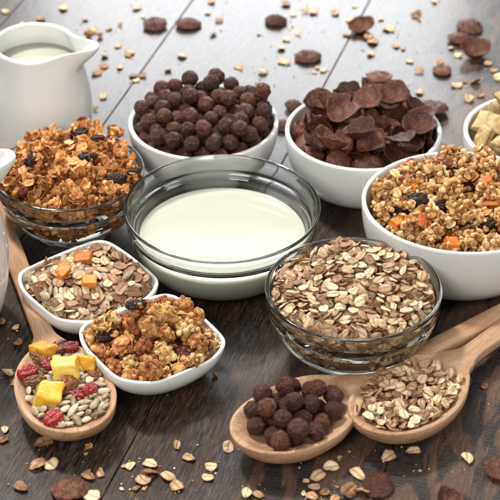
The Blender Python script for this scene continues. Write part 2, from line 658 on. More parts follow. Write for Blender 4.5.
# settled places of the pieces in each vessel, eight numbers a piece: kind, variant, x, y, z in tenths of a millimetre, turn
HEAPS = {
    'oats': [
        0,6,122,-494,492,-9,58,-79, 0,0,23,-239,577,-11,91,32, 0,7,-23,-508,513,41,51,-61, 0,1,-265,-432,493,-81,15,-18, 0,7,-138,-172,586,5,21,-97,
        0,5,-156,-487,505,-56,-45,-53, 0,4,-192,-444,519,46,10,7, 0,2,261,-439,487,16,64,-52, 0,4,-409,74,553,-88,23,5, 0,6,-97,-256,549,17,-1,-8,
        0,4,191,-114,593,-97,-4,-11, 0,4,-29,-508,437,-84,8,25, 0,1,21,-494,525,-80,24,15, 0,4,-293,-381,511,-45,82,28, 0,2,282,-399,537,-15,17,-94,
        0,4,-65,-365,523,15,-7,6, 0,1,131,-90,577,-97,-7,5, 0,4,-35,82,598,-26,-95,-8, 0,8,54,-482,309,26,74,-55, 0,0,157,-490,400,58,-52,53,
        0,0,156,-417,540,13,-94,-18, 0,8,243,-261,552,-6,17,-75, 0,3,351,70,556,21,-96,-10, 0,5,-76,-217,581,-95,-21,7, 0,5,-220,108,587,-97,16,10,
        0,3,-285,-169,550,-93,27,14, 0,4,202,-423,496,-95,-6,-4, 0,4,441,64,565,-77,-61,-9, 0,2,-190,-214,537,-76,47,9, 0,5,-272,64,553,12,-9,65,
        0,1,114,207,582,-83,53,-1, 0,6,147,-452,287,39,-66,62, 0,7,-82,-490,511,-86,-9,-45, 0,2,-249,-220,554,95,-26,-4, 0,0,-191,311,555,43,87,18,
        0,1,-10,-143,587,48,-86,-7, 0,7,110,-233,568,-15,41,-75, 0,3,215,-460,421,-62,2,23, 0,8,46,-160,592,-97,-1,1, 0,4,376,-332,512,37,-78,-34,
        0,1,-143,-84,583,-9,-98,-8, 0,3,401,223,558,-5,2,-98, 0,4,-98,372,569,49,-86,-2, 0,4,336,-72,551,1,-2,-96, 0,0,-105,-7,584,13,-8,-78,
        0,4,45,-355,561,78,-55,-21, 0,6,66,-423,521,14,2,-51, 0,5,-185,-416,258,32,77,-51, 0,2,259,-193,563,5,10,-4, 0,2,-205,-163,558,-10,95,16,
        0,3,362,-347,481,26,-12,95, 0,5,253,-65,555,21,3,-83, 0,6,232,-387,529,34,-93,-7, 0,5,297,-229,532,11,14,-73, 0,2,-491,-93,512,12,-46,1,
        0,8,192,442,526,7,-63,75, 0,7,-282,-22,546,-59,76,21, 0,0,-15,-301,552,-8,-3,-50, 0,4,152,-452,505,80,-10,2, 0,6,-364,-337,456,-28,-94,-8,
        0,4,187,-464,361,18,-70,-67, 0,1,106,74,584,12,-2,-86, 0,2,-206,-441,464,13,18,-83, 0,4,-202,-289,552,-12,0,68, 0,3,153,-296,554,5,40,-1,
        0,2,408,34,523,-95,9,15, 0,0,43,21,594,-82,54,-12, 0,1,108,-338,531,-98,9,-3, 0,3,368,-235,555,-70,69,-14, 0,4,59,270,567,-9,-14,47,
        0,4,394,-241,538,-7,-12,59, 0,4,318,-286,553,98,7,6, 0,4,28,-491,482,6,-30,91, 0,2,7,315,568,14,95,9, 0,6,476,21,502,20,8,1,
        0,0,-442,-226,485,33,90,18, 0,6,-441,119,541,-36,88,15, 0,2,-75,508,527,21,65,-64, 0,7,140,253,572,2,-12,96, 0,6,156,-44,597,40,-91,-1,
        0,0,240,287,558,-6,-12,24, 0,4,108,-407,535,14,2,72, 0,6,-260,-76,550,13,98,-8, 0,4,253,-428,403,54,-56,47, 0,0,-324,-63,564,46,86,-4,
        0,6,-413,-224,512,-93,-25,-19, 0,5,3,179,596,51,85,4, 0,4,179,-460,446,75,-31,48, 0,3,-81,278,550,32,-91,-22, 0,4,229,128,556,-7,5,58,
        0,6,293,-398,444,-1,22,-96, 0,5,-308,-337,509,-59,-65,-45, 0,5,-347,192,523,-74,65,4, 0,1,-368,4,551,97,17,1, 0,1,-324,-363,433,1,98,15,
        0,4,-114,-420,231,65,-57,20, 0,6,215,51,546,4,5,-99, 0,5,-361,-78,515,2,8,43, 0,8,147,-252,545,5,42,-48, 0,2,-338,-292,508,-79,-27,-50,
        0,8,-24,215,587,-96,-21,6, 0,7,108,-444,284,-43,-40,-44, 0,3,-407,-269,529,45,84,11, 0,8,-118,-484,437,1,95,12, 0,4,201,-345,529,51,-84,-7,
        0,4,-36,403,530,-18,2,97, 0,5,-328,-195,521,-16,-7,45, 0,5,-181,-88,569,3,-10,98, 0,3,79,10,584,96,-16,17, 0,4,43,-216,579,-89,-19,-23,
        0,4,57,159,568,-12,2,89, 0,6,409,-25,525,24,-94,2, 0,4,442,-1,540,0,-97,7, 0,1,-89,-478,471,-19,-14,94, 0,5,474,-43,507,-3,9,91,
        0,3,158,-186,549,13,3,91, 0,6,354,-74,506,2,-91,-26, 0,3,304,219,519,-51,-83,-7, 0,3,-152,-270,515,-98,-13,-9, 0,7,353,255,522,-4,-30,92,
        0,1,-379,-293,459,16,-29,77, 0,5,288,306,534,-63,66,-12, 0,5,-229,242,566,1,5,4, 0,3,-235,-441,448,22,11,-23, 0,6,296,-117,535,84,52,4,
        0,7,-68,-460,521,35,67,59, 0,8,38,-490,439,10,7,24, 0,8,-421,-36,543,-17,-5,-97, 0,7,5,154,580,82,52,9, 0,0,306,-311,512,-88,38,-16,
        0,7,464,-136,533,-25,81,-47, 0,4,-180,-24,569,-36,89,-5, 0,7,-257,-352,546,-15,-9,-90, 0,4,134,150,565,-63,-74,14, 0,4,235,153,573,6,-7,-98,
        0,4,2,465,527,-8,-4,93, 0,7,93,-299,547,-16,-97,8, 0,6,-413,13,527,-73,63,24, 0,3,-84,-82,565,-9,4,88, 0,4,346,190,528,8,-97,-13,
        0,4,233,-374,223,-44,16,67, 0,4,-32,434,558,94,29,5, 0,6,460,-184,468,-11,-2,-84, 0,7,-388,-99,552,-12,-97,16, 0,0,426,-230,445,-37,-90,-16,
        0,6,71,-42,581,-19,4,-52, 0,0,415,-250,495,-25,24,-61, 0,7,-202,176,595,50,-78,-14, 0,4,-300,-376,461,-93,-29,-6, 0,5,-128,-318,549,15,-30,-67,
        0,8,-290,164,547,-81,56,13, 0,5,-79,105,558,-5,-14,-36, 0,7,330,143,543,-19,-30,52, 0,2,100,-166,570,1,-1,86, 0,2,249,216,556,-80,56,-12,
        0,8,-127,-465,539,30,-91,14, 0,6,-226,19,570,72,65,8, 0,0,-4,-438,527,-10,10,-43, 0,1,-285,110,552,-7,20,-88, 0,4,196,304,559,-24,-3,77,
        0,1,-230,-365,215,83,-30,-5, 0,8,-379,-303,515,40,79,-8, 0,5,-108,479,531,-48,23,16, 0,7,-25,-63,560,-12,-21,38, 0,0,189,-294,561,75,-59,-3,
        0,8,428,-138,510,-56,-45,8, 0,5,-148,68,572,64,-74,15, 0,6,238,-331,548,-8,-12,-81, 0,7,-180,-384,520,-95,14,-20, 0,1,-425,-130,533,12,-95,21,
        0,8,320,-281,207,-37,-27,26, 0,1,41,-426,215,-51,-12,-13, 0,3,-340,-264,213,83,-18,-31, 0,1,405,-109,511,28,-88,-20, 0,3,-238,-413,510,-78,-26,-46,
        0,3,-481,5,536,49,81,-16, 0,2,-24,-392,560,-15,-17,-22, 0,5,-122,112,584,95,-6,21, 0,8,397,-156,209,-51,73,-36, 0,2,186,199,551,91,-29,-5,
        0,7,-418,-85,208,-39,37,-42, 0,4,284,61,562,21,-94,13, 0,2,495,-35,446,46,-5,53, 0,5,-358,-345,495,-28,31,-11, 0,6,441,-174,515,14,-23,-94,
        0,3,372,-193,525,-88,-34,14, 0,2,-499,-58,494,64,61,42, 0,4,-38,-201,542,-8,15,-28, 0,1,210,-74,580,61,76,16, 0,4,70,-460,475,68,-69,-23,
        0,1,-227,-2,552,37,86,7, 0,6,-80,177,586,-10,23,88, 0,5,173,397,543,97,-11,-2, 0,5,57,-457,271,-10,63,74, 0,6,-431,232,521,-5,-31,-13,
        0,2,-140,178,591,11,95,-16, 0,7,-491,-21,493,39,-11,-57, 0,6,-265,-305,547,-45,-86,20, 0,8,252,14,566,29,-91,10, 0,3,-82,-152,570,-99,6,-1,
        0,6,373,91,543,3,13,-94, 0,7,131,325,569,-11,9,24, 0,4,-6,45,547,86,-48,3, 0,4,-36,-4,573,-31,-5,-39, 0,5,-488,148,503,-13,75,-14,
        0,3,219,-121,560,-6,-14,-98, 0,1,33,-96,577,-29,-94,-3, 0,6,-364,304,516,81,-49,23, 0,1,-465,-137,506,-26,5,86, 0,3,-248,-426,429,-85,40,13,
        0,7,-131,-337,497,-16,7,96, 0,8,501,22,468,-39,-84,-12, 0,6,-394,245,514,42,83,1, 0,6,-460,-175,499,2,-42,-56, 0,0,-355,111,519,-18,-19,88,
        0,7,36,-266,531,-9,8,-39, 0,1,7,-411,552,-37,0,0, 0,5,-137,247,572,-29,-19,63, 0,6,389,148,556,-11,20,87, 0,4,229,-185,545,2,10,57,
        0,1,112,-475,455,-2,-86,-28, 0,1,-176,169,547,31,-92,-16, 0,8,-147,127,585,-28,-11,41, 0,3,-57,-277,505,-90,40,13, 0,0,332,-267,507,16,-13,-10,
        0,5,-388,-167,500,-5,10,92, 0,8,-66,-39,569,-17,0,29, 0,7,-181,-326,530,-18,-32,-2, 0,0,29,-446,547,-12,-25,-95, 0,6,-428,43,213,-27,-80,11,
        0,4,-145,-465,471,15,-32,52, 0,6,142,-20,579,-96,-22,-7, 0,5,-477,-115,443,78,60,3, 0,0,183,101,544,-5,21,95, 0,5,42,21,560,1,6,-41,
        0,6,-412,-71,514,1,23,-84, 0,3,-465,-197,442,-59,-74,22, 0,4,332,-187,525,-88,-43,-2, 0,7,-298,-101,546,93,-30,0, 0,0,-389,-137,514,88,42,-7,
        0,5,464,188,525,3,44,30, 0,4,265,173,535,-7,2,94, 0,6,-27,46,565,93,27,-4, 0,5,216,360,537,-7,-10,-4, 0,5,-229,167,573,55,-82,-3,
        0,7,242,400,519,-8,-3,47, 0,0,297,68,512,28,32,88, 0,8,175,195,507,7,11,93, 0,6,271,-313,524,24,-17,-94, 0,6,-261,367,515,-26,-52,24,
        0,7,-119,-412,487,-24,95,13, 0,1,-439,-13,512,-19,9,-84, 0,6,69,298,547,-96,-3,1, 0,3,106,406,518,19,9,-51, 0,8,123,24,568,61,77,8,
        0,5,-80,124,574,96,16,14, 0,1,-208,92,556,-14,-20,29, 0,0,335,31,528,-5,28,34, 0,0,-95,217,546,13,10,-50, 0,4,-141,410,526,88,-39,-24,
        0,8,-427,-109,543,-12,18,56, 0,7,-462,72,516,61,-72,22, 0,2,-254,110,572,88,41,-18, 0,6,-131,163,559,15,-3,73, 0,1,-243,424,496,-25,87,-12,
        0,5,270,-39,543,6,5,-91, 0,6,415,-87,534,-2,29,40, 0,8,-279,-176,499,-90,29,-22, 0,8,65,230,548,3,16,91, 0,0,-108,390,544,12,-2,98,
        0,1,-244,-290,518,-13,-1,-95, 0,5,473,-112,464,-48,5,23, 0,3,265,148,518,21,-95,10, 0,6,-117,-327,535,17,-31,-76, 0,5,-321,99,502,88,-42,8,
        0,1,-210,-33,528,-87,41,-16, 0,6,473,-91,349,-53,-61,14, 0,8,-277,379,521,40,65,15, 0,4,-208,-403,513,-4,-48,73, 0,8,-7,-227,518,-78,60,7,
        0,5,-49,-486,436,-88,-1,20, 0,3,-399,-254,437,20,96,13, 0,3,-362,-36,529,65,-69,-3, 0,1,-289,406,511,15,67,-9, 0,0,-368,-184,465,88,43,15,
        0,0,-307,220,553,-10,30,92, 0,4,454,-168,493,50,-81,26, 0,5,-32,266,573,-1,8,31, 0,8,-440,-59,486,23,95,10, 0,1,-313,257,549,-27,-18,-36,
        0,4,-45,-316,512,10,10,15, 0,1,434,236,499,3,-76,43, 0,2,164,-148,558,-23,-1,-58, 0,7,309,-359,438,-26,-93,-16, 0,2,102,371,544,-31,14,-53,
        0,4,407,-276,463,-25,-66,48, 0,7,-75,48,549,67,-70,-6, 0,7,204,188,520,-17,11,16, 0,0,220,291,517,1,18,97, 0,1,150,-404,215,44,-77,43,
        0,0,419,174,515,-53,83,-12, 0,1,-188,341,544,-58,-78,-19, 0,5,-248,-64,521,-94,5,-27, 0,2,-119,388,528,10,15,17, 0,4,-421,-101,465,-10,-15,13,
        0,6,260,277,542,-98,-3,-10, 0,4,317,306,514,33,-10,-33, 0,3,-317,-113,528,73,-66,4, 0,5,-321,-232,499,93,-7,3, 0,3,5,-364,518,14,3,69,
        0,7,-388,-288,520,1,-37,-56, 0,0,-188,144,514,0,-4,-43, 0,8,55,395,524,9,9,-60, 0,2,319,5,524,-39,7,-25, 0,2,-29,474,558,-15,-27,-49,
        0,4,371,-328,456,-71,-63,13, 0,3,43,114,563,28,-90,27, 0,4,-334,20,528,-10,3,75, 0,2,-238,363,515,-21,-57,27, 0,8,-478,-118,473,96,5,20,
        0,5,429,-47,219,9,83,1, 0,3,-345,-70,486,-91,38,1, 0,1,-336,364,474,58,-62,29, 0,8,-490,104,473,61,75,0, 0,2,-497,-47,446,-16,-7,70,
        0,0,10,-489,467,-65,-72,-1, 0,6,453,76,541,-32,93,7, 0,8,-301,192,535,-95,-25,11, 0,4,188,-166,518,-82,-54,5, 0,6,97,483,506,-2,26,93,
        0,8,58,361,532,12,7,-26, 0,3,283,-386,495,1,-20,49, 0,6,-197,-294,485,54,81,15, 0,7,293,371,523,-39,-5,25, 0,1,192,-301,494,-86,45,4,
        0,7,-252,263,520,50,11,57, 0,6,-382,-243,468,-94,9,-8, 0,6,-151,74,546,30,94,-7, 0,7,-350,254,495,4,12,-95, 0,3,-321,134,521,1,-17,-39,
        0,2,-391,85,532,-53,76,20, 0,6,69,-196,525,7,6,3, 0,5,28,-344,536,22,-1,96, 0,2,-29,-149,534,-68,-71,-10, 0,1,39,484,507,8,92,-13,
        0,6,64,324,543,4,-17,97, 0,6,-139,-5,561,14,-1,-98, 0,0,345,352,503,48,4,-86, 0,6,-291,298,511,42,89,-4, 0,8,79,-345,505,-96,-10,-5,
        0,6,218,-234,533,-48,-85,12, 0,6,-277,-281,506,-7,-2,-80, 0,7,400,5,495,22,-93,-21, 0,3,-112,147,528,-8,1,84, 0,3,482,-46,486,33,-93,5,
        0,2,-240,-360,494,11,5,2, 0,8,-242,-234,513,25,87,-39, 0,5,367,-43,499,10,36,-74, 0,1,-16,-401,495,-89,-39,9, 0,1,-178,-202,521,26,-12,7,
        0,8,-25,183,553,98,-15,3, 0,0,-320,-152,522,1,27,90, 0,2,178,317,497,64,-76,0, 0,5,-238,247,523,-68,-48,16, 0,6,351,-319,437,-24,-93,-5,
        0,2,-440,54,505,-3,32,92, 0,8,-27,-35,539,4,0,-2, 0,2,-199,-281,530,-14,-5,54, 0,5,348,119,524,6,-10,-22, 0,0,482,-87,471,-32,-40,-27,
        0,4,179,-108,525,5,-8,-97, 0,1,-398,116,529,26,-15,27, 0,0,-318,-186,500,-8,-18,-17, 0,0,-97,-183,538,2,4,44, 0,3,225,-408,472,-90,-31,-23,
        0,3,459,-42,271,2,74,-4, 0,7,337,-288,477,-16,10,21, 0,8,-140,-400,503,-12,-28,-29, 0,3,83,-191,552,-62,-78,2, 0,8,61,-32,537,5,1,69,
        0,3,-22,126,535,18,97,5, 0,4,-129,-372,468,13,20,-95, 0,7,308,104,500,15,35,88, 0,1,392,-197,485,67,-67,-13, 0,5,155,-359,503,-44,87,10,
        0,3,225,-262,516,90,-41,-7, 0,1,463,92,507,3,-19,41, 0,0,6,211,532,0,5,23, 0,4,7,-140,556,-5,3,-56, 0,4,91,-135,551,-97,9,3,
        0,3,-19,-438,505,-11,-95,-11, 0,7,-102,350,519,16,87,-33, 0,3,-35,115,556,-14,-5,98, 0,7,140,382,534,15,20,82, 0,5,239,104,520,-65,-71,21,
        0,8,495,57,470,-80,-50,9, 0,2,144,259,509,2,6,-55, 0,4,76,-403,497,1,-9,99, 0,7,392,48,489,21,-95,-12, 0,2,70,167,525,-3,7,60,
        0,4,450,-165,433,3,27,-23, 0,7,299,-54,520,-75,-62,10, 0,2,110,-280,520,-32,-93,-3, 0,5,-116,-136,528,2,-1,91, 0,6,158,278,542,-1,-98,13,
        0,1,429,-44,469,-47,-81,-12, 0,6,-324,230,510,-99,-1,-5, 0,8,5,376,538,-29,89,-14, 0,5,-437,156,517,38,10,16, 0,6,181,-235,513,26,12,19,
        0,2,-257,-217,529,9,17,97, 0,7,45,85,549,33,92,8, 0,1,-144,269,528,24,-34,-65, 0,4,33,-58,553,4,1,-29, 0,7,-178,-358,506,74,59,28,
        0,6,-310,373,477,69,50,-49, 0,2,129,414,217,50,-7,-14, 0,8,120,-401,482,-22,-96,-10, 0,3,-501,0,470,10,-5,-60, 0,4,384,95,503,-3,2,-41,
        0,0,319,329,508,-78,48,-17, 0,7,-160,319,483,80,56,0, 0,4,-37,450,504,3,-1,-57, 0,8,-485,-54,430,-95,-11,-27, 0,6,435,269,486,-16,63,34,
        0,8,-468,38,268,-8,47,-15, 0,7,124,-55,556,-11,-5,91, 0,2,-97,1,544,78,-61,2, 0,2,203,390,504,92,-26,-23, 0,6,-159,-125,545,-70,-70,4,
        0,8,137,-401,513,7,-1,52, 0,6,162,-67,540,97,18,3, 0,7,221,-52,567,5,-10,-6, 0,3,215,329,521,-1,-97,21, 0,5,258,-130,519,-15,13,-89,
        0,4,71,181,540,-13,5,-7, 0,8,-39,266,508,-5,98,-10, 0,5,298,-377,469,0,-10,-91, 0,4,106,-222,532,-2,9,47, 0,7,-402,200,489,8,-16,-40,
        0,7,391,209,533,13,8,96, 0,6,-171,375,496,78,60,-10, 0,8,-211,-142,538,-98,-6,5, 0,0,-12,-294,530,-13,4,-73, 0,2,348,-227,463,-92,-31,17,
        0,0,-375,316,475,79,-52,18, 0,7,331,205,495,2,-9,93, 0,2,254,-239,494,-3,2,51, 0,0,185,457,508,-66,25,13, 0,0,77,243,514,61,-76,12,
        0,3,-355,345,474,-13,38,81, 0,3,-300,-23,521,-4,-12,51, 0,8,150,399,499,-89,41,4, 0,5,262,390,497,-70,-68,13, 0,5,421,-9,463,14,-12,95,
        0,6,181,-342,497,-3,-27,83, 0,6,-223,100,525,-2,99,5, 0,6,-72,403,484,93,-30,12, 0,5,268,-71,507,16,12,27, 0,5,-461,174,465,45,86,3,
        0,8,23,301,516,8,11,-61, 0,3,-420,136,521,-5,43,-85, 0,1,416,-80,487,68,-62,-34, 0,4,104,324,494,-6,-6,88, 0,5,-183,-146,517,-74,65,-1,
        0,8,80,90,541,-13,-9,75, 0,2,-16,429,211,51,8,-15, 0,7,-395,-133,469,-15,95,-6, 0,0,129,257,529,-6,5,66, 0,1,-52,197,523,-5,11,96,
        0,3,131,-4,535,1,5,57, 0,6,-470,46,486,-16,-20,-66, 0,3,-165,460,485,-6,11,88, 0,0,-133,-262,500,-5,-15,86, 0,1,111,-285,498,-74,65,9,
        0,7,484,138,435,75,-51,-39, 0,7,-253,392,455,79,-51,-1, 0,2,-77,482,478,-8,-15,31, 0,6,-296,-7,500,-94,-29,-14, 0,6,-183,265,509,-26,86,-25,
    ],
    'toast': [
        7,4,92,-442,520,35,68,32, 7,0,304,-376,576,37,-55,-21, 7,4,-151,-316,597,-90,-17,14, 7,4,-31,-453,493,-39,60,46, 7,1,218,-400,476,-21,84,45,
        7,2,107,-190,611,-18,1,85, 7,4,-322,-316,475,-30,76,10, 7,7,459,-144,525,46,-80,32, 7,8,-194,-54,579,-60,65,28, 7,3,24,-347,572,-83,-9,-19,
        7,3,-143,-424,451,-64,3,-22, 7,0,226,-190,574,17,89,-39, 7,6,-111,-419,325,66,-39,24, 7,0,150,-348,565,-56,-69,42, 7,7,198,200,587,-62,-69,-16,
        7,3,361,156,539,8,4,60, 7,2,-175,37,648,-41,83,6, 7,7,-418,-232,515,-73,-43,-33, 7,4,312,-295,365,3,-84,-14, 7,5,-52,-220,588,-24,-29,-51,
        7,2,287,437,538,10,-96,20, 7,2,-145,319,586,55,35,-59, 7,5,55,466,566,-8,98,11, 7,3,12,-412,386,-5,-89,-18, 7,1,-281,343,564,15,-9,0,
        7,8,362,-277,469,74,62,-11, 7,4,-447,111,512,51,26,76, 7,4,166,404,573,-3,-81,8, 7,7,280,-89,583,-75,-23,-32, 7,8,-239,-344,396,5,-4,-69,
        7,1,-196,-326,501,53,-66,-40, 7,1,129,-68,610,-17,-12,-21, 7,0,-46,-29,596,82,-24,-45, 7,1,324,-159,518,-10,-33,87, 7,7,-269,-220,537,-91,34,-21,
        7,6,-281,9,562,-97,-7,3, 7,6,-66,-354,503,-22,-49,-27, 7,6,100,308,541,-74,-55,7, 7,4,-341,271,502,-37,2,57, 7,0,-70,130,562,-38,42,62,
        7,2,-343,81,521,26,39,-2, 7,3,439,49,457,-8,-91,31, 7,1,-417,-24,466,-9,-72,63, 7,4,199,19,555,23,11,-53, 7,3,390,-181,389,-39,-37,-64,
        8,1,-247,-311,566,-1,10,-94, 7,2,-378,-212,390,20,-36,-75, 7,3,17,-93,573,23,43,37, 8,0,-47,312,561,-52,76,23, 7,0,-488,-89,520,16,44,-67,
        8,3,47,-118,624,-2,19,-96, 8,0,186,-339,204,17,-68,-59, 7,6,220,305,520,-87,-20,-41, 8,2,81,188,555,15,29,-93, 7,8,125,-339,427,-80,-49,-30,
        7,7,61,31,560,8,91,-9, 7,5,-148,68,553,31,-43,56, 8,0,-293,-85,566,-32,93,1, 8,3,-307,-152,566,-6,-9,83, 7,6,294,321,472,20,26,56,
        7,3,-315,-132,487,-26,49,-48, 7,3,302,1,520,-44,-5,53, 7,0,442,-75,429,22,-13,29, 7,0,-254,211,535,-71,-53,-39, 7,1,62,-219,525,13,-28,73,
        7,3,-74,-117,542,57,27,-69, 8,3,367,335,499,1,-4,94, 7,6,-60,456,472,-61,-36,-36, 7,3,252,233,432,70,42,-55, 8,1,-18,249,553,-4,9,49,
        8,5,47,-338,150,-41,-6,-30, 8,4,18,426,479,6,42,-62, 8,2,125,-356,177,-43,6,49, 8,4,423,161,462,30,-29,-33, 8,5,-100,-269,523,13,-23,60,
        7,3,-105,233,518,-66,-22,8, 8,1,442,200,453,-17,-38,68, 8,2,-2,197,549,78,54,17, 7,6,20,256,496,40,2,-78, 8,5,-150,-297,153,73,52,-34,
        7,1,134,226,493,72,12,-14, 8,1,424,-166,461,75,51,-25, 8,1,389,-140,484,-63,58,45, 7,3,-427,-94,365,-74,-5,65, 8,0,-243,146,563,15,3,-48,
        8,5,367,56,498,27,84,-8, 8,2,216,-279,153,-23,27,92, 8,5,-133,-345,513,74,-30,57, 8,3,-297,111,579,-62,-19,-75, 8,1,223,-350,530,1,-41,-41,
        7,8,158,-251,490,88,-14,44, 8,3,-227,-146,547,-17,38,82, 8,0,88,146,543,79,15,4, 8,1,385,102,479,-49,-10,22, 8,3,-342,-38,524,39,-66,-2,
        8,1,363,0,458,28,66,-58, 7,0,192,125,498,-46,85,-11, 8,0,391,-33,461,-37,48,65, 7,8,-303,-17,466,91,-31,13, 7,6,308,145,462,30,83,45,
        8,2,15,515,498,16,6,-32, 8,0,3,165,530,88,-33,13, 7,0,159,-144,524,-13,18,-71, 8,0,75,223,542,10,21,-93, 8,4,-61,-361,375,29,-2,-17,
        8,1,-142,-34,487,-5,-20,49, 7,3,11,-316,467,98,11,5, 8,5,7,357,494,-21,-24,39, 8,2,491,-50,500,52,82,-2, 8,3,132,313,149,23,-36,53,
        8,2,123,-290,138,31,87,-28, 8,4,108,87,569,-38,32,17, 7,5,-88,374,501,39,-37,15, 7,6,-412,-145,454,-36,41,-83, 8,2,294,-220,413,-64,45,-60,
        8,3,-93,-354,406,-88,34,-18, 7,2,-125,-216,498,3,20,-71, 8,5,151,117,536,36,-41,-47, 7,0,-272,-235,419,-36,30,72, 8,1,-77,0,531,16,17,-85,
        8,0,-416,153,428,20,24,-89, 7,2,-242,365,464,36,33,-26, 7,8,-179,131,494,-81,-32,-16, 8,1,171,-136,470,-95,18,18, 8,5,262,-239,446,-77,-37,40,
        8,1,96,-319,503,17,-13,84, 7,4,371,181,384,84,-46,25, 8,2,-164,-285,402,11,4,-42, 7,6,354,244,477,-72,30,57, 7,8,422,21,361,-82,55,-8,
        8,1,-25,-232,490,39,-70,-52, 8,2,259,-294,505,8,-9,-80, 8,0,-121,-257,433,-7,-2,96, 7,6,245,-75,490,-3,-21,-97, 8,3,-213,-104,498,-9,0,56,
        8,0,-165,-169,557,-37,-8,-4, 8,0,-188,-125,455,-21,-9,96, 7,7,308,312,353,46,-67,22, 8,5,249,58,446,33,27,88, 8,2,-306,-131,403,-95,-4,-20,
        8,2,-106,54,503,95,22,15, 8,5,74,-112,499,-92,-34,1, 7,8,61,437,360,4,-98,15, 8,4,200,-244,412,16,13,17, 7,8,67,330,440,-96,-16,-13,
        8,0,-74,206,458,-20,9,76, 7,4,-286,302,385,29,-35,-66, 8,0,-42,340,389,5,-40,-87, 7,6,-318,127,431,-26,9,81, 8,5,386,-86,360,-41,-71,13,
        7,6,-207,390,371,-82,22,40, 8,4,-110,345,380,20,91,-21, 8,1,130,276,420,-46,18,28, 7,1,123,430,462,6,47,73, 7,0,326,-100,451,-57,73,-32,
        8,1,-44,16,507,4,4,-96, 8,4,232,-226,440,-24,46,-56, 7,5,-376,205,388,-1,-91,-25, 8,0,355,0,392,-55,-75,30, 8,5,90,371,502,15,-9,-8,
        7,5,-76,433,382,60,-67,41, 8,4,437,139,396,53,-1,83, 7,7,-419,69,362,-66,22,-70, 8,0,-239,223,135,28,20,2, 8,1,-346,-31,389,10,-4,-55,
        7,4,-192,268,457,-6,73,-66, 8,1,238,351,334,5,-38,-88, 8,1,-123,305,403,8,-28,-41, 8,0,-46,145,498,87,-47,0, 8,4,-199,21,476,-56,77,-28,
        8,5,278,71,470,26,42,-13, 8,3,269,-155,417,15,6,-45, 8,1,-34,96,514,-7,10,64, 8,1,355,82,392,-5,-8,92, 8,4,-215,-63,476,-33,89,-17,
        8,0,347,33,417,-20,-11,9, 8,2,188,18,482,-87,-43,16, 8,0,-151,342,466,75,13,-44, 8,1,53,156,483,-1,0,-29, 8,5,-278,216,429,-5,42,11,
        8,4,-249,57,482,-51,48,-25, 7,6,178,387,366,-67,20,-70, 8,4,338,55,445,-17,-14,-1, 8,4,54,111,521,60,-2,-3, 8,2,257,-171,454,2,19,95,
        8,1,-172,-355,405,-38,-35,-81, 8,3,119,37,509,31,39,50, 8,0,139,-49,511,-37,-6,-7, 8,2,-19,-276,518,4,-16,-97, 8,5,-336,160,484,19,7,56,
        8,1,305,-215,478,69,51,-5, 8,3,-245,-176,463,-26,68,35, 8,4,-239,-136,465,54,-38,-14, 8,1,-18,23,545,-13,-35,68,
    ],
    'balls': [
        3,0,80,-448,543,36,-26,-61, 3,3,-73,-448,539,-17,0,-90, 3,5,273,-366,615,-1,-89,-4, 3,1,12,-370,615,-19,-42,24, 3,1,-211,-398,536,-21,-41,72,
        3,0,207,-396,517,-2,63,72, 3,0,187,33,636,5,70,69, 3,3,-281,-153,595,19,-76,-49, 3,1,6,-451,443,83,-25,46, 3,0,437,115,652,-15,42,-88,
        3,1,-95,100,616,-34,59,69, 3,3,133,-436,428,-26,8,-95, 3,4,19,57,569,-1,-70,70, 3,2,-456,-6,575,-25,-7,-4, 3,2,419,-179,542,-63,-29,-27,
        3,1,-131,-431,425,-21,13,-75, 3,4,-314,-324,519,59,41,46, 3,3,-106,-331,584,-27,45,-38, 3,1,53,324,600,-60,-64,-4, 3,1,-251,-376,414,-61,34,-69,
        3,4,174,-288,584,67,49,-43, 3,5,-214,98,582,-23,44,-71, 3,4,-91,-158,595,43,32,82, 3,5,-399,-101,518,-22,-55,77, 3,3,448,-73,586,-90,24,-33,
        3,0,-13,-431,322,13,77,-23, 3,1,-112,434,574,56,-75,23, 3,1,273,-353,421,-57,-55,23, 3,3,-176,-394,311,-38,89,18, 3,5,62,-133,555,48,81,31,
        3,5,-423,-175,407,94,-9,5, 3,3,202,411,541,56,-78,-19, 3,4,187,-382,328,12,-63,-37, 3,1,340,-299,528,7,-38,81, 3,5,-349,-295,401,-31,36,-77,
        3,4,330,68,596,61,-61,2, 3,0,384,-242,422,-18,-94,24, 3,3,313,-94,599,-88,-32,24, 3,2,307,-299,315,66,-71,12, 3,3,-214,-233,531,-75,60,17,
        3,5,110,134,595,13,23,52, 3,3,-223,395,533,-3,-95,29, 3,5,-286,-322,306,90,-41,-5, 3,0,-321,321,558,-60,70,-5, 3,0,277,-214,597,31,10,78,
        3,5,-302,18,567,14,-51,53, 3,3,123,-31,547,62,-55,-16, 3,4,88,444,586,39,-78,-32, 3,2,-385,121,543,-4,-38,81, 3,4,268,214,569,-54,16,78,
        3,5,401,-160,313,-1,63,-42, 3,2,-191,-99,538,25,-17,43, 3,0,-286,199,551,-74,-30,33, 3,3,-452,-58,419,78,-30,-48, 3,1,435,-126,429,0,74,44,
        3,4,-331,-199,487,-48,15,-21, 3,0,-8,403,514,63,55,-34, 3,3,-369,-221,311,20,84,-35, 3,5,-124,251,561,50,26,-80, 3,5,-130,15,528,-38,-43,81,
        3,0,249,-11,538,-16,68,-5, 3,3,338,308,527,39,2,70, 3,0,-25,176,548,-32,30,-89, 3,3,-18,-339,495,75,-57,-20, 3,2,-393,236,513,61,-8,-3,
        3,3,458,-1,420,20,-28,-78, 3,4,194,-130,533,-87,-31,9, 3,5,103,-339,497,21,77,53, 3,5,119,-221,493,-79,-55,19, 3,1,449,46,540,38,-24,37,
        3,2,-151,-314,471,-66,62,39, 3,4,412,184,548,2,1,-97, 3,1,-42,92,450,-40,-19,16, 3,5,211,104,540,-39,15,77, 3,5,-383,17,482,-42,68,-18,
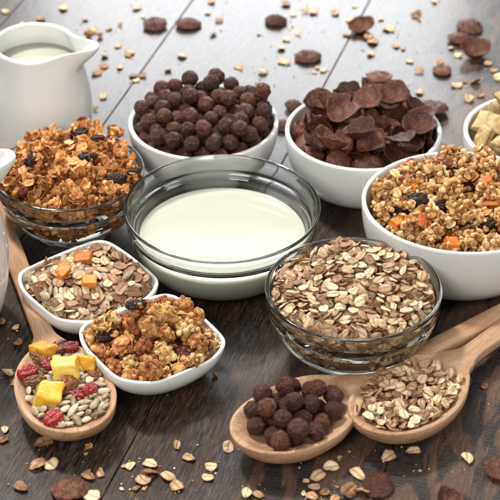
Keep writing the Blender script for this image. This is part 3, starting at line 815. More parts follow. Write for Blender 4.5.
        3,4,64,-346,376,-18,-80,55, 3,1,365,-39,496,-41,39,-13, 3,2,430,-21,305,-34,-38,85, 3,2,-417,-103,314,-37,18,-57, 3,4,-67,-329,382,14,-52,-13,
        3,2,-3,-233,546,66,-54,-48, 3,4,8,280,488,-98,-5,-15, 3,1,-437,118,431,51,-42,56, 3,5,-139,148,505,28,-93,20, 3,4,-43,-86,497,-62,-60,32,
        3,2,236,-248,479,-7,25,-56, 3,0,165,-270,386,72,0,56, 3,0,310,-152,492,-26,-70,-41, 3,0,286,-192,377,-24,25,-86, 3,0,-78,212,418,28,59,-14,
        3,3,-281,101,480,-16,6,-77, 3,0,-219,280,489,10,8,35, 3,4,-207,182,407,-64,58,-20, 3,2,-257,-32,466,-14,27,-92, 3,2,112,104,478,-11,36,-12,
        3,2,388,245,436,70,39,32, 3,3,-204,-264,376,-76,1,62, 3,5,317,126,486,65,4,-51, 3,5,207,306,486,71,53,26, 3,4,81,444,432,-19,-48,14,
        3,2,-317,29,386,47,-27,6, 3,1,432,121,434,-80,54,20, 3,0,-319,-95,382,22,-3,-32, 3,2,79,203,420,25,-21,60, 3,3,118,235,530,-65,71,22,
        3,4,-103,-198,471,1,32,88, 3,5,78,-123,435,95,24,11, 3,1,-78,442,414,-20,44,-36, 3,4,199,188,447,-7,-56,-48, 3,3,140,407,317,-20,65,-72,
        3,1,45,1,454,-80,29,-4, 3,3,-40,328,382,-57,42,-35, 3,5,-162,294,378,51,-63,44, 3,3,322,-30,381,9,-26,-86, 3,3,-314,292,317,-1,41,-89,
        3,4,178,-45,434,77,-3,-56, 3,4,11,428,324,-79,19,53, 3,0,-154,402,323,-71,-6,68, 3,5,195,295,366,79,30,-7, 3,1,-430,27,324,-90,2,21,
        3,5,325,284,309,2,79,-48, 3,1,303,178,373,58,8,55, 3,4,13,-230,421,19,74,57, 3,2,408,144,315,59,50,-12, 3,4,-395,171,321,-22,67,36,
        3,3,-144,-55,434,57,45,-16, 3,2,-113,339,479,-29,56,60, 3,0,303,339,414,23,25,89, 3,0,-330,312,435,-80,49,31, 3,3,202,407,421,-78,-43,-43,
        3,0,243,60,415,-53,57,-59, 3,4,-220,-152,430,-28,89,31, 3,5,-235,386,411,68,25,51, 3,2,-327,192,423,3,43,-60, 3,2,-176,63,428,-70,30,59,
    ],
    'flakes': [
        4,8,1,-473,486,-92,-16,-8, 4,4,-163,-458,428,-31,-72,-46, 4,1,395,-81,544,10,-2,49, 4,6,40,214,589,11,-5,-15, 4,0,-144,37,589,5,-8,53,
        4,1,-24,-418,609,-47,86,0, 4,4,-166,371,654,21,5,-93, 4,7,221,-345,418,-14,6,-97, 4,1,-287,-64,485,-32,-43,82, 4,6,170,15,450,11,26,-82,
        4,0,-240,181,575,0,15,-44, 4,6,-393,-248,529,28,16,85, 4,1,234,305,566,10,-1,34, 4,0,406,-154,341,-1,-54,48, 4,2,276,228,646,-15,-5,-92,
        4,3,41,-449,407,-11,-91,-37, 4,4,-131,-220,464,-10,-27,62, 4,0,-248,-207,259,30,2,-70, 4,3,247,-267,565,-10,-12,-23, 4,7,368,127,551,1,30,11,
        4,1,-103,411,599,7,-27,40, 4,7,-269,-302,529,-19,13,-35, 4,6,315,-314,501,-15,-5,-14, 4,3,236,-170,151,53,80,1, 4,0,-492,-147,383,42,49,62,
        4,5,-330,274,497,3,8,-31, 4,3,-502,29,419,10,67,34, 4,4,46,-369,158,-27,-19,-61, 4,3,39,-263,529,10,10,-89, 4,6,72,223,433,0,5,98,
        4,2,294,145,428,13,-29,48, 4,3,-373,-42,259,19,-76,7, 4,2,-304,-249,427,37,-67,-23, 4,1,-299,221,480,87,-45,4, 4,7,-28,-258,586,-14,-7,65,
        4,4,-388,85,419,45,85,1, 4,8,-79,44,527,-18,-5,82, 4,6,327,-225,346,30,-76,12, 4,5,55,414,540,17,19,64, 4,3,-421,118,453,-46,-34,67,
        4,8,70,-172,473,12,-11,84, 4,4,224,326,485,2,-11,-52, 4,3,103,-384,266,-1,-20,-96, 4,5,310,-124,433,17,-7,39, 4,8,-190,-264,370,14,-4,-82,
        4,1,432,-45,416,32,64,24, 4,7,-52,-66,423,23,-1,-8, 4,1,134,-193,419,-32,-87,33, 4,7,-149,30,350,-20,12,-81, 4,3,-196,388,484,-73,61,26,
        4,3,-68,267,353,12,-63,-70, 4,2,-74,416,476,13,-5,-81, 4,1,171,-323,373,98,-3,-2, 4,3,88,332,358,35,17,55, 4,4,280,344,429,-12,-4,97,
        4,4,84,111,375,-17,-8,53, 4,7,-66,130,491,56,-81,6, 4,3,-294,80,160,-40,-83,11, 4,4,27,217,561,74,65,-2, 4,2,-314,45,467,-4,18,80,
        4,3,212,227,170,-80,-43,-26, 4,8,224,342,364,74,-44,-46, 4,0,-31,-283,354,37,-12,-34, 4,5,255,265,279,32,29,19, 4,7,-286,-50,290,-10,-24,-84,
        4,3,-250,238,211,-32,-90,-19, 4,3,126,-68,328,-21,3,4, 4,3,75,294,277,-11,7,22, 4,4,-52,-220,343,-77,-61,-7, 4,3,-131,273,158,-88,-29,-1,
        4,0,338,31,344,57,79,-16, 4,4,320,26,373,-2,-20,-26, 4,4,105,70,317,5,-22,-87, 4,1,-270,162,357,-12,95,-25, 4,4,-278,317,281,2,24,21,
        4,8,397,97,368,-31,58,36, 4,1,386,205,410,-71,20,-48, 4,2,-124,372,393,26,-91,-6, 4,4,-20,430,325,72,-27,52, 4,3,-17,413,430,-14,-12,45,
    ],
    'puffs': [
        6,1,-4,-555,609,12,32,-92, 6,2,-137,-575,547,-31,71,-61, 6,6,-292,-515,615,10,97,7, 6,3,-398,-425,664,71,-33,60, 6,2,-5,-595,486,68,-34,9,
        6,4,-40,-396,670,85,17,47, 6,4,-485,-301,680,-59,-67,-26, 6,3,-33,-226,704,80,-23,-41, 6,0,142,-79,685,0,34,-19, 6,5,-571,34,663,-84,16,33,
        6,0,-307,120,672,70,-11,-47, 6,1,108,-546,344,39,-43,-78, 6,4,-13,91,710,11,45,-45, 6,6,-244,-539,408,49,68,-13, 6,4,-80,556,655,26,-23,-86,
        6,5,114,77,707,49,11,-4, 6,0,-541,-277,490,61,7,-64, 6,2,125,-571,584,-68,18,8, 6,6,-162,-360,648,65,-56,15, 6,0,-143,-175,665,-50,-57,63,
        6,2,-346,-440,396,-21,12,-89, 6,2,-566,-141,592,93,19,21, 6,0,-230,-229,626,49,7,-9, 6,5,59,-332,647,29,-89,31, 6,1,191,565,662,51,-82,20,
        6,2,-56,-560,387,41,-10,41, 6,5,-276,-510,508,19,-28,59, 6,0,-84,235,674,18,-25,70, 6,6,-399,-112,627,-18,38,60, 6,2,-99,-1,655,-68,-36,-31,
        6,2,-274,231,696,58,-51,21, 6,6,-483,-357,426,-66,-45,-53, 6,5,-437,-400,523,47,-81,-27, 6,1,-228,-425,607,61,45,-42, 6,4,31,-56,673,0,80,-45,
        6,1,-401,216,619,46,-1,20, 6,2,-356,373,626,-3,1,91, 6,0,33,578,630,-34,-8,-28, 6,3,-362,-441,557,66,-62,-38, 6,4,-310,1,605,-26,40,-38,
        6,6,-235,131,618,-20,0,76, 6,2,18,478,594,14,56,80, 6,4,-584,-110,442,-27,-45,20, 6,3,-225,-79,612,39,74,17, 6,4,73,-461,586,-65,51,-54,
        6,2,-57,-457,544,-45,-40,74, 6,5,160,473,574,61,21,-59, 6,3,238,410,656,70,20,-27, 6,2,-123,325,607,63,-14,73, 6,1,-307,-173,585,71,40,55,
        6,0,-423,97,593,37,-4,-63, 8,0,-462,60,624,33,-7,-53, 6,1,-459,-252,568,-89,-32,-23, 6,5,-557,29,564,-64,69,-23, 6,0,141,-175,575,13,10,37,
        6,2,207,-292,583,-68,-52,-23, 6,2,-175,498,586,48,19,84, 6,3,-212,381,619,82,-25,32, 8,2,-461,306,637,4,-10,86, 6,1,-115,-303,492,-38,-73,-37,
        6,5,-161,-449,463,-42,-10,80, 14,1,126,-540,433,9,17,-87, 6,2,-543,165,608,-3,2,41, 6,2,275,312,690,-71,3,60, 6,3,130,585,551,1,88,29,
        6,6,-475,-61,577,41,-81,-40, 6,1,25,-177,625,51,9,84, 14,0,-320,-325,638,-2,33,-65, 6,2,66,178,667,-92,-29,-19, 6,0,-141,182,558,17,-26,93,
        6,2,-77,-280,606,-2,27,-87, 8,4,48,-534,510,-73,39,14, 6,2,-459,337,555,56,-69,6, 6,6,111,-83,574,38,-63,47, 6,0,-41,592,549,67,-60,32,
        6,4,-582,33,406,72,-24,-47, 6,0,248,343,576,-18,-74,-17, 6,0,209,-572,451,12,50,65, 6,6,183,-445,563,-37,3,-65, 6,2,-514,-225,381,80,40,25,
        14,2,-134,-421,552,-83,-51,18, 6,4,-340,-294,577,-67,68,23, 6,1,22,297,615,16,-69,-47, 6,0,-382,-331,431,-54,20,3, 6,4,-53,121,620,23,12,-11,
        8,1,132,-248,633,7,-23,-52, 6,6,178,187,607,-94,22,12, 6,3,-498,-166,500,71,-29,-57, 6,5,-161,48,563,-21,-41,-46, 8,5,126,-491,227,10,-31,-12,
        6,5,-568,158,490,33,-54,17, 6,5,276,166,687,2,-40,-48, 6,6,88,368,577,-61,0,-57, 8,0,27,-456,160,-30,6,25, 8,5,-123,-393,138,4,30,70,
        14,1,-361,499,610,-2,50,-77, 8,4,-34,-411,141,24,-89,30, 6,6,-562,-51,349,12,-56,-70, 6,2,225,45,629,-26,-4,80, 14,3,190,-136,646,6,-89,43,
        6,1,52,-488,464,49,50,37, 6,1,-284,489,559,-16,-91,-34, 8,2,0,-448,614,-11,6,54, 14,0,172,-418,185,98,16,0, 8,1,-201,-378,503,70,-25,54,
        6,1,-220,-209,488,-16,-70,-26, 6,4,205,-164,501,-32,92,-10, 6,4,-332,122,549,53,-55,-46, 6,5,63,-264,522,49,-25,-43, 6,3,182,-430,444,27,35,-63,
        14,1,-391,-102,526,-90,-12,35, 6,5,-474,199,505,-49,59,-13, 14,0,-99,-475,405,-43,-22,19, 8,1,-42,-192,483,-77,-61,-8, 6,0,257,-51,661,76,-31,0,
        14,0,191,-68,574,-10,-81,35, 8,4,-1,-445,413,-72,-59,-19, 6,6,-69,-109,601,-7,-93,0, 6,5,280,20,523,-71,44,-17, 14,0,163,-518,397,-24,-63,62,
        6,2,-155,365,481,88,5,-41, 8,2,18,44,664,76,-47,34, 6,0,171,-322,478,-21,31,-15, 6,3,156,-2,531,-53,-26,-28, 6,6,-274,304,582,-10,-71,-19,
        8,2,155,-228,467,-5,-21,-97, 6,2,-23,372,508,42,28,53, 6,3,-449,-89,447,-63,-46,-46, 6,4,-145,579,481,-18,-26,26, 8,0,-68,-395,457,19,4,-28,
        8,4,-320,227,560,-79,-40,-11, 8,4,-210,411,512,58,62,26, 6,2,-37,210,536,-84,-43,28, 6,6,-318,-262,479,-33,32,-78, 6,5,-385,11,489,19,71,-54,
        6,5,107,243,523,14,-16,-90, 6,4,-229,478,437,31,-87,-25, 6,3,-245,-95,510,-8,13,-8, 6,2,-388,442,494,-85,-47,9, 14,1,-418,-317,616,-13,29,-71,
        8,0,-410,178,152,-24,12,-95, 6,4,173,397,502,-34,68,-63, 6,0,265,-194,610,39,87,25, 6,2,32,26,572,42,68,23, 6,1,113,94,528,-57,-23,62,
        6,5,-142,-160,536,9,47,61, 8,4,-92,423,509,10,39,-27, 8,4,415,78,419,17,8,96, 8,2,147,171,476,-39,-89,18, 8,5,311,308,437,-68,35,-22,
        8,2,305,-225,437,-93,24,18, 8,3,119,267,460,7,-5,-78, 8,0,-64,273,468,76,62,-9, 8,3,435,-8,411,-17,24,-67, 14,1,-204,274,450,-12,-8,-18,
        6,4,-321,467,384,-17,2,-14, 6,4,-80,475,437,-5,30,77, 6,6,-475,245,398,38,89,-17, 6,1,-231,170,502,92,-23,-1, 8,2,430,-209,187,77,56,4,
        6,6,452,326,353,-22,31,1, 6,3,348,137,472,-1,-57,-80, 14,0,-50,-365,441,4,-11,35, 6,0,290,-451,285,38,-57,-71, 6,3,360,-18,484,-36,-16,44,
        14,1,-216,-375,419,2,-15,60, 6,5,305,480,410,11,91,-20, 6,0,167,503,405,0,43,34, 6,0,-108,-40,520,24,-24,-17, 8,3,-34,90,492,15,-12,63,
        6,0,-400,138,461,89,40,19, 8,2,311,-128,441,11,9,54, 8,1,441,-218,389,0,-5,-90, 6,4,360,367,443,52,-12,72, 6,6,467,-113,432,-24,-42,85,
        8,4,221,471,464,40,36,82, 6,2,556,71,400,-79,30,52, 14,0,315,-361,405,97,13,-6, 14,2,-280,349,414,-16,97,-9, 14,2,35,443,414,65,73,-10,
        14,1,87,-82,494,-30,-94,-3, 6,1,228,289,483,52,83,12, 14,2,-206,-10,519,66,-66,-5, 6,4,-379,-180,486,63,-16,29, 14,2,-258,-329,460,-57,65,35,
        6,4,376,241,502,-60,75,-15, 14,2,-268,71,506,-56,70,36, 14,3,-7,295,480,-78,10,18, 6,5,-447,340,411,-4,-68,-71, 6,2,241,544,494,84,44,27,
        8,2,316,326,158,-16,-25,91, 6,2,581,-79,408,-28,58,-15, 6,4,-517,180,317,-7,45,-60, 14,0,129,407,434,78,25,0, 6,1,416,-198,464,70,58,37,
        6,5,-22,578,433,-38,-67,-50, 6,0,514,300,429,-53,-83,-4, 6,2,306,-287,475,12,88,31, 14,3,-427,-266,481,-4,91,-17, 6,6,223,191,504,13,-71,-52,
        14,0,373,-380,414,42,27,-8, 14,0,-10,-371,483,92,-17,-31, 6,0,-480,64,424,20,-67,-15, 6,5,483,-307,355,-32,-12,67, 6,2,442,361,514,72,-33,12,
        6,3,593,145,495,16,-62,43, 14,3,-293,-30,483,-12,63,-53, 14,0,301,228,469,-28,55,-53, 6,3,19,-121,521,19,96,8, 6,5,335,458,586,44,-86,-1,
        6,1,369,-459,409,-6,-73,33, 8,2,457,-130,205,-23,22,-69, 14,0,219,109,515,-14,47,5, 6,3,454,375,642,75,-35,-45, 14,0,-49,506,517,85,8,-44,
        8,5,372,-107,455,-28,17,65, 6,6,85,-376,491,-82,22,51, 8,5,413,173,168,-12,89,13, 6,4,566,65,546,57,-20,-8, 8,2,403,-76,494,22,34,33,
        14,1,305,349,513,45,75,22, 8,3,17,-362,515,-16,-92,1, 6,3,54,485,477,8,11,-92, 14,0,124,332,504,48,-32,8, 6,3,344,-149,537,10,70,55,
        8,2,-527,-109,387,67,7,68, 6,3,-291,373,505,10,-81,13, 6,1,516,287,572,-68,54,-28, 6,1,483,-22,482,30,-8,45, 6,0,426,-299,476,73,-3,-12,
        6,6,516,-113,539,19,93,-12, 8,3,-253,226,552,-44,-9,63, 6,5,343,146,588,70,14,-52, 14,1,-200,395,169,21,20,-22, 14,0,512,-223,466,-14,38,-53,
        6,2,-341,256,488,-42,62,51, 8,2,461,225,374,34,42,74, 14,1,-232,290,499,33,4,-72, 8,3,-456,87,513,-96,-13,-12, 14,0,-51,55,524,-16,40,-50,
        6,0,-275,-371,495,67,21,-44, 6,3,448,80,493,-20,60,-71, 6,6,302,-525,449,54,-44,37, 8,3,-14,-201,547,-18,9,93, 8,0,106,442,439,-40,37,83,
        6,0,109,604,454,78,-50,-1, 6,0,264,-410,509,-1,39,6, 8,1,-222,263,532,31,-10,-92, 6,3,549,195,386,74,-4,42, 8,0,271,423,508,28,-46,-10,
        6,0,522,-188,325,18,-53,64, 6,4,451,87,633,50,29,15, 6,4,358,255,614,-1,-10,94, 14,2,-203,-301,511,23,-38,62, 6,5,376,-373,555,-45,49,4,
        8,1,-283,-41,533,9,-15,-90, 6,1,388,-70,584,91,29,-11, 6,3,463,-409,469,63,57,-7, 6,1,602,-51,521,16,-53,-22, 8,2,318,-473,496,-63,69,-33,
        8,4,-380,-38,566,11,14,-64, 6,6,467,-154,598,-63,70,7, 6,1,254,-406,623,-56,-36,-47, 8,4,458,129,433,7,0,0, 14,1,304,-32,584,18,-13,40,
        14,0,44,596,524,-76,24,-49, 6,1,495,-17,610,-77,21,11, 6,4,249,-529,541,48,78,-32, 8,5,-52,224,620,-16,-16,95, 6,6,577,-199,502,-94,-17,26,
        8,1,-495,59,518,85,39,33, 8,5,-616,-19,376,-4,-76,11, 6,1,486,220,481,-36,-1,12, 6,0,540,-295,511,75,-49,-41, 8,3,169,282,599,12,-14,-93,
        8,5,402,389,591,2,21,47, 6,5,370,-467,610,59,-1,-40, 6,2,555,160,634,30,-22,-86, 6,1,431,-19,698,9,-7,-23, 14,0,-228,-339,569,67,18,-29,
        6,5,338,55,710,-22,-96,7, 8,0,64,407,497,24,7,93, 6,4,409,-246,591,-32,69,-5, 6,6,358,-133,650,53,68,43, 8,4,-409,79,532,-83,-52,16,
        6,3,315,-294,648,-60,-37,49, 8,4,451,159,412,13,4,49, 8,0,569,-262,395,-63,-25,68, 8,2,119,290,606,19,-44,-74, 8,2,-24,-235,612,-55,27,-19,
    ],
    'pillows': [
        13,0,-343,159,465,-54,83,8, 13,1,-377,59,251,-34,-80,17, 13,1,-420,-74,460,-12,-53,15, 13,3,-303,-141,383,78,47,2, 13,3,-256,170,347,3,-4,-97,
        13,1,-249,368,406,-42,-59,-23, 13,2,-279,-349,391,-62,-24,-66, 13,0,-289,-183,210,88,-30,-21, 13,1,-235,253,210,-89,-22,21, 13,1,13,-15,471,-19,-42,-40,
        13,1,265,-199,198,43,81,-9, 13,1,263,190,302,-32,-19,-88, 13,1,1,330,294,-42,-7,1, 13,2,103,-133,414,42,89,-8, 13,0,84,-322,301,39,24,15,
        13,0,299,-48,323,-53,-76,20, 13,0,-123,-254,385,33,10,80, 13,2,387,-60,431,2,43,53, 13,2,-123,-65,562,27,-25,-84, 13,1,-39,378,413,-15,-41,-58,
        13,2,-23,156,485,21,77,0, 13,0,261,-277,380,42,1,35, 13,1,-50,-412,470,-59,-64,-44, 13,2,198,397,373,-72,28,2, 13,0,201,-85,547,-21,-29,-12,
        13,1,326,252,439,51,-52,35, 13,2,411,-86,614,48,19,82, 13,1,-156,145,568,-65,-7,42, 13,1,-249,-277,562,-5,-2,-33, 13,2,158,170,474,-7,82,27,
        13,2,-151,351,569,16,-8,22, 13,3,170,-389,482,-3,-68,71, 13,2,377,98,476,59,59,-46, 13,3,324,-257,539,-14,36,-81,
    ],
    'sqmuesli': [
        1,5,326,-129,306,13,-84,-45, 1,1,11,-405,228,-3,66,74, 1,5,251,-129,319,-53,81,18, 1,2,-127,-327,278,18,10,-96, 1,5,245,-188,286,-96,-13,16,
        1,0,-179,-109,325,12,3,69, 1,2,-167,-297,299,-86,47,10, 1,2,-141,-357,218,7,-72,59, 1,0,-133,10,340,10,3,-2, 1,1,-281,-50,316,-4,5,-94,
        1,5,390,-53,257,-78,21,56, 1,6,-24,-186,308,75,-52,-38, 1,3,312,-184,267,41,-60,-63, 1,6,152,-303,274,-92,7,-23, 1,3,48,-375,227,-61,-73,-21,
        1,3,-44,-372,240,-77,-60,-11, 2,3,83,-353,257,-4,-41,75, 1,3,-186,-294,230,30,-23,88, 1,0,25,-265,296,-19,29,-56, 1,6,-81,-283,282,6,28,-31,
        1,0,268,-207,229,16,24,-46, 1,5,-294,-188,290,-35,66,27, 1,2,-125,-73,314,26,96,0, 1,2,98,-316,294,66,-74,0, 1,4,128,101,311,17,2,-13,
        2,1,-238,-248,311,23,81,46, 1,1,195,129,317,-9,-99,-1, 1,5,37,326,301,26,93,17, 1,0,-18,320,324,-62,76,-6, 1,6,-78,-230,307,-31,-93,3,
        1,0,-178,86,334,-95,23,-9, 1,2,24,-1,323,-11,4,-89, 1,0,232,-27,306,38,16,70, 1,5,-149,151,329,-10,-14,96, 1,4,83,162,326,-85,51,4,
        1,4,-51,265,308,-16,8,-97, 2,0,-394,-16,286,2,-9,80, 1,6,-307,-167,221,10,90,31, 1,5,44,-355,296,2,11,88, 1,2,214,-265,216,-85,46,19,
        1,1,-112,222,320,68,-71,-12, 1,1,-51,-37,337,48,-86,-7, 1,2,-6,-80,310,17,-16,-61, 1,5,262,102,318,-2,-9,29, 1,1,-203,-21,340,1,10,88,
        1,5,164,-264,277,11,92,27, 1,3,23,170,321,2,17,9, 1,4,-66,178,315,-15,21,-81, 2,3,19,-161,307,8,25,-52, 1,6,-12,-377,265,4,-14,-57,
        1,6,127,-220,294,-7,-31,44, 1,2,154,-84,326,57,-80,-8, 1,3,138,-30,320,-96,10,22, 1,0,368,48,291,-12,-3,90, 1,5,3,51,321,6,-3,31,
        1,5,183,-11,321,-7,20,-30, 1,5,324,28,296,-97,-1,-16, 1,4,106,-142,296,86,-39,-27, 1,0,-137,-255,296,5,-17,97, 2,0,270,26,329,-6,-9,50,
        1,6,-42,-297,303,93,-33,5, 1,6,232,-236,243,16,-1,-51, 1,2,49,-215,296,-88,-31,33, 1,6,-297,-159,287,19,49,-83, 1,6,99,-362,224,64,73,15,
        1,5,167,-285,196,1,35,-70, 1,0,-259,140,287,-94,-7,-26, 1,1,-335,6,281,4,7,-91, 1,5,-315,-127,289,-86,-8,-18, 2,2,177,-219,300,-92,21,-21,
        2,0,-21,173,317,60,-77,-11, 1,5,193,-242,267,-79,57,-9, 1,2,-56,-1,329,-91,25,25, 1,1,-44,-73,323,0,-14,-37, 1,0,143,264,306,81,-52,-14,
        1,6,292,-47,308,-16,5,97, 2,1,119,-327,263,30,-25,-3, 1,0,16,249,320,75,64,-8, 1,1,165,-101,300,-74,-65,10, 2,0,-18,-307,277,-3,7,6,
        2,3,72,-18,338,87,-44,-11, 1,1,308,169,294,19,78,31, 2,1,-174,-200,299,42,-8,-59, 2,0,75,-84,301,81,57,-4, 1,6,107,-1,314,-52,-83,-10,
        1,0,6,-239,284,-11,20,-85, 1,1,206,-151,282,35,-91,-6, 1,2,346,101,308,57,-76,-4, 1,5,146,-304,237,38,90,18, 1,6,182,67,312,-5,5,36,
        1,3,91,-202,298,13,-12,-42, 1,4,89,-347,187,-96,-13,12, 1,4,-235,-36,320,85,-47,-8, 1,3,-117,-122,278,-24,-95,2, 1,3,-43,-142,313,87,-39,-22,
        1,5,384,-30,224,-75,-38,-20, 1,2,126,145,307,-68,-71,-8, 1,4,183,-127,278,-10,17,-94, 1,0,-376,-76,258,36,89,12, 1,0,-83,-376,234,-3,81,20,
        1,5,-127,58,333,3,4,-86, 2,2,-218,-258,272,-20,-28,89, 1,2,144,-310,207,20,94,21, 1,2,281,29,308,69,68,20, 2,1,-211,-196,312,42,-30,-56,
        1,6,-290,99,307,78,50,7, 1,3,91,48,311,82,-54,-9, 1,5,206,-250,249,79,56,19, 1,6,-245,-122,294,10,28,70, 1,2,237,223,300,-3,-39,-57,
        1,2,343,-128,237,-34,9,0, 1,5,217,75,282,39,90,-4, 1,1,-240,212,266,-94,-14,5, 1,0,93,-267,303,-11,13,75, 1,0,-38,110,300,1,-1,16,
        1,0,71,-12,293,18,-97,-8, 1,5,-359,-111,252,-23,0,95, 1,2,30,-78,288,0,16,52, 1,6,179,279,297,-69,-41,55, 2,2,-336,-71,291,-6,15,-40,
        1,6,-233,25,307,15,0,-56, 1,3,332,-82,307,98,12,-8, 1,6,-194,-108,306,22,3,91, 1,2,35,126,313,-15,-5,-44, 1,1,-112,-18,289,3,-10,-10,
        1,6,-121,160,303,35,-92,-8, 1,2,-201,42,299,4,-17,7, 1,5,85,65,335,-12,9,12, 1,6,-49,-340,270,91,-23,10, 1,0,382,43,229,-19,-46,-85,
        1,3,117,244,299,-30,19,-24, 2,0,42,-72,320,-60,72,-26, 1,4,-242,-225,185,-11,-15,91, 1,1,-140,-35,319,39,90,-5, 1,5,-102,-178,291,81,-50,-21,
        1,2,-94,-301,232,-67,53,16, 1,5,57,104,298,3,13,62, 1,6,202,255,279,39,-46,-49, 1,5,-315,137,301,10,81,17, 1,5,354,-83,221,-34,26,39,
        2,1,-207,196,302,-67,71,-14, 1,4,247,214,277,15,-9,-61, 1,2,-73,-80,295,98,0,11, 2,0,-103,100,306,-34,88,16, 1,0,141,308,285,56,-79,-13,
        1,3,-307,74,279,-5,17,62, 1,5,-44,-358,199,-81,48,-15, 1,0,48,348,291,-97,-6,-18, 2,2,-58,43,324,-59,78,7, 1,4,229,182,296,-30,8,91,
        1,3,303,-165,223,-26,-94,4, 1,2,88,209,312,-63,-74,15, 1,1,-122,-314,145,42,-84,20, 2,1,-137,-178,292,79,-54,-19, 2,3,324,-32,281,-96,2,-4,
        2,2,-290,6,297,-78,-53,12, 2,3,181,-45,282,93,-33,-6, 2,0,-250,86,299,5,98,-6, 1,0,84,355,238,71,63,28, 1,1,-222,-96,296,96,-14,-21,
        1,5,-263,-148,264,-84,48,-5, 2,0,122,-70,301,-78,-40,43, 1,3,310,-128,197,-48,-85,-3, 2,0,307,82,296,97,-14,2, 1,0,165,34,296,14,-98,-8,
        1,0,-336,-142,238,-26,-2,90, 1,0,175,279,242,-68,-69,-15, 1,6,-82,-353,205,36,6,-84, 1,5,35,274,288,40,88,-18, 1,4,117,346,273,-19,-92,16,
        1,4,-127,-275,267,-57,-80,-10, 1,0,360,50,265,11,97,-13, 1,6,-211,276,268,-27,-37,-19, 1,3,-345,59,257,29,-63,-68, 1,2,347,-39,249,69,57,41,
        1,5,-231,-241,246,-8,0,-62, 1,2,-269,-191,201,96,-9,11, 1,1,-60,143,281,-36,92,4, 1,6,0,332,314,-24,94,9, 1,2,82,-274,273,4,7,58,
        1,1,302,1,268,8,-16,66, 2,1,18,-361,249,24,0,-89, 1,5,153,196,270,10,14,-89, 1,0,77,-148,281,97,-15,-11, 2,0,-32,-229,273,-11,14,-57,
        1,3,111,-320,213,12,3,-87, 1,2,270,-173,265,38,-91,-5, 1,0,277,-112,298,95,-24,-15, 2,1,-362,110,259,9,-62,-45, 1,1,-147,-66,288,27,95,3,
        1,3,-340,102,251,72,25,32, 1,3,-157,17,287,5,-7,-92, 1,1,-33,-10,285,19,95,4, 1,4,226,-119,305,21,13,89, 1,2,253,-219,203,85,-40,-22,
        2,2,144,-134,252,6,-4,10, 1,4,335,-131,220,-31,22,23, 1,1,-56,-144,295,3,15,80, 1,0,-177,-137,274,-1,20,83, 2,1,-296,-56,268,28,-9,-94,
        2,1,373,107,223,-2,69,41, 1,4,-115,31,312,7,-3,-74, 1,4,-202,-272,221,3,13,-63, 1,1,-222,-237,205,-76,-62,5, 1,0,-11,3,272,96,-23,9,
        1,5,-4,150,280,-4,-13,-40, 1,3,-238,-155,244,18,-10,-97, 1,1,-176,-71,265,-5,99,-5, 2,3,-258,-204,282,-14,82,22, 1,1,54,-272,253,-53,83,4,
        1,2,196,146,253,18,97,-8, 2,2,-13,-271,238,-92,16,-1, 1,3,-4,-113,280,0,8,82, 1,3,-39,237,282,16,12,96, 1,4,4,234,295,-3,12,36,
        1,0,28,-78,267,-88,46,-1, 1,5,-264,-106,263,17,2,-84, 1,2,-197,128,281,-95,-25,3, 2,2,103,-88,269,-8,-1,-54, 1,4,-127,-323,257,-9,4,87,
        2,3,124,74,279,-15,4,-45, 2,3,-142,-328,213,20,69,-67, 1,1,-122,-29,266,8,3,-96, 2,3,373,4,232,-2,-97,7, 1,0,213,-241,191,-62,-64,18,
        1,1,331,165,255,-64,32,-30, 1,5,-54,310,287,96,-13,-18, 1,0,-240,-15,267,4,4,18, 1,1,-155,298,266,83,50,14, 2,3,42,315,259,-59,79,10,
        2,2,332,109,211,-6,-82,-6, 1,5,207,-176,226,98,-5,-11, 1,0,-193,-197,259,-47,-75,36, 1,2,-276,-63,241,23,-11,-38, 1,5,125,-233,238,86,-45,-18,
        1,2,21,-333,228,-93,-14,17, 1,4,-381,-2,236,-63,-29,12, 1,4,-177,105,322,-3,-13,88, 1,2,31,130,263,-88,44,-7, 1,1,-135,245,305,0,-13,-96,
        1,4,373,65,232,89,-8,1, 1,0,-317,-139,207,-18,-29,92, 1,2,301,-120,271,95,-5,4, 1,1,-101,345,235,4,-97,-4, 1,0,-213,-21,283,-63,-74,16,
        1,0,143,-217,259,-46,-84,3, 1,1,136,342,243,-11,-6,96, 1,1,-197,67,265,-6,98,-3, 1,3,82,-4,275,-71,67,11, 1,0,32,-226,242,22,6,-63,
        1,2,242,-21,275,-94,5,24, 1,4,-280,132,221,-2,-8,97, 1,5,217,206,241,34,92,-10, 2,2,-212,-112,236,9,11,-97, 1,2,-94,305,252,-37,-89,4,
        1,5,46,204,271,64,74,-14, 1,4,-50,-284,248,-89,30,-8, 1,4,190,32,263,90,-28,-2, 1,2,1,74,272,20,6,95, 2,2,220,-157,255,59,-78,2,
        1,3,339,112,262,24,63,59, 1,2,355,59,196,81,26,-50, 1,2,-306,36,236,-9,3,82, 1,6,-89,-116,255,-91,39,-2, 1,5,-273,76,259,93,-29,16,
        1,0,-221,146,268,3,17,-94, 2,3,-67,-197,251,-86,47,-6, 1,0,61,364,248,-61,64,-21, 2,2,-382,82,222,72,59,9, 2,2,335,-83,277,12,11,95,
        1,0,-313,164,270,-22,81,-28, 1,2,34,-149,271,97,-13,2, 1,4,-281,99,233,9,-2,-19, 1,3,120,304,270,-10,-93,27, 1,1,208,157,232,-15,4,74,
        1,3,172,-209,221,-53,-78,4, 1,5,273,136,261,88,32,-12, 1,6,-286,191,223,-9,17,27, 1,6,-346,43,212,-2,-15,12, 1,2,266,-122,243,-61,-72,28,
        1,6,188,-104,235,14,5,40, 1,5,98,359,205,46,87,10, 1,1,-408,39,256,-32,-28,47, 1,4,-47,-141,272,-5,-7,-95, 1,2,-16,298,262,-17,-19,70,
        2,2,-66,354,257,-31,-92,-10, 2,0,229,69,251,23,66,63, 2,2,-194,105,241,1,-12,-71, 2,0,-90,64,267,6,-8,-70, 2,3,-337,-86,224,4,95,24,
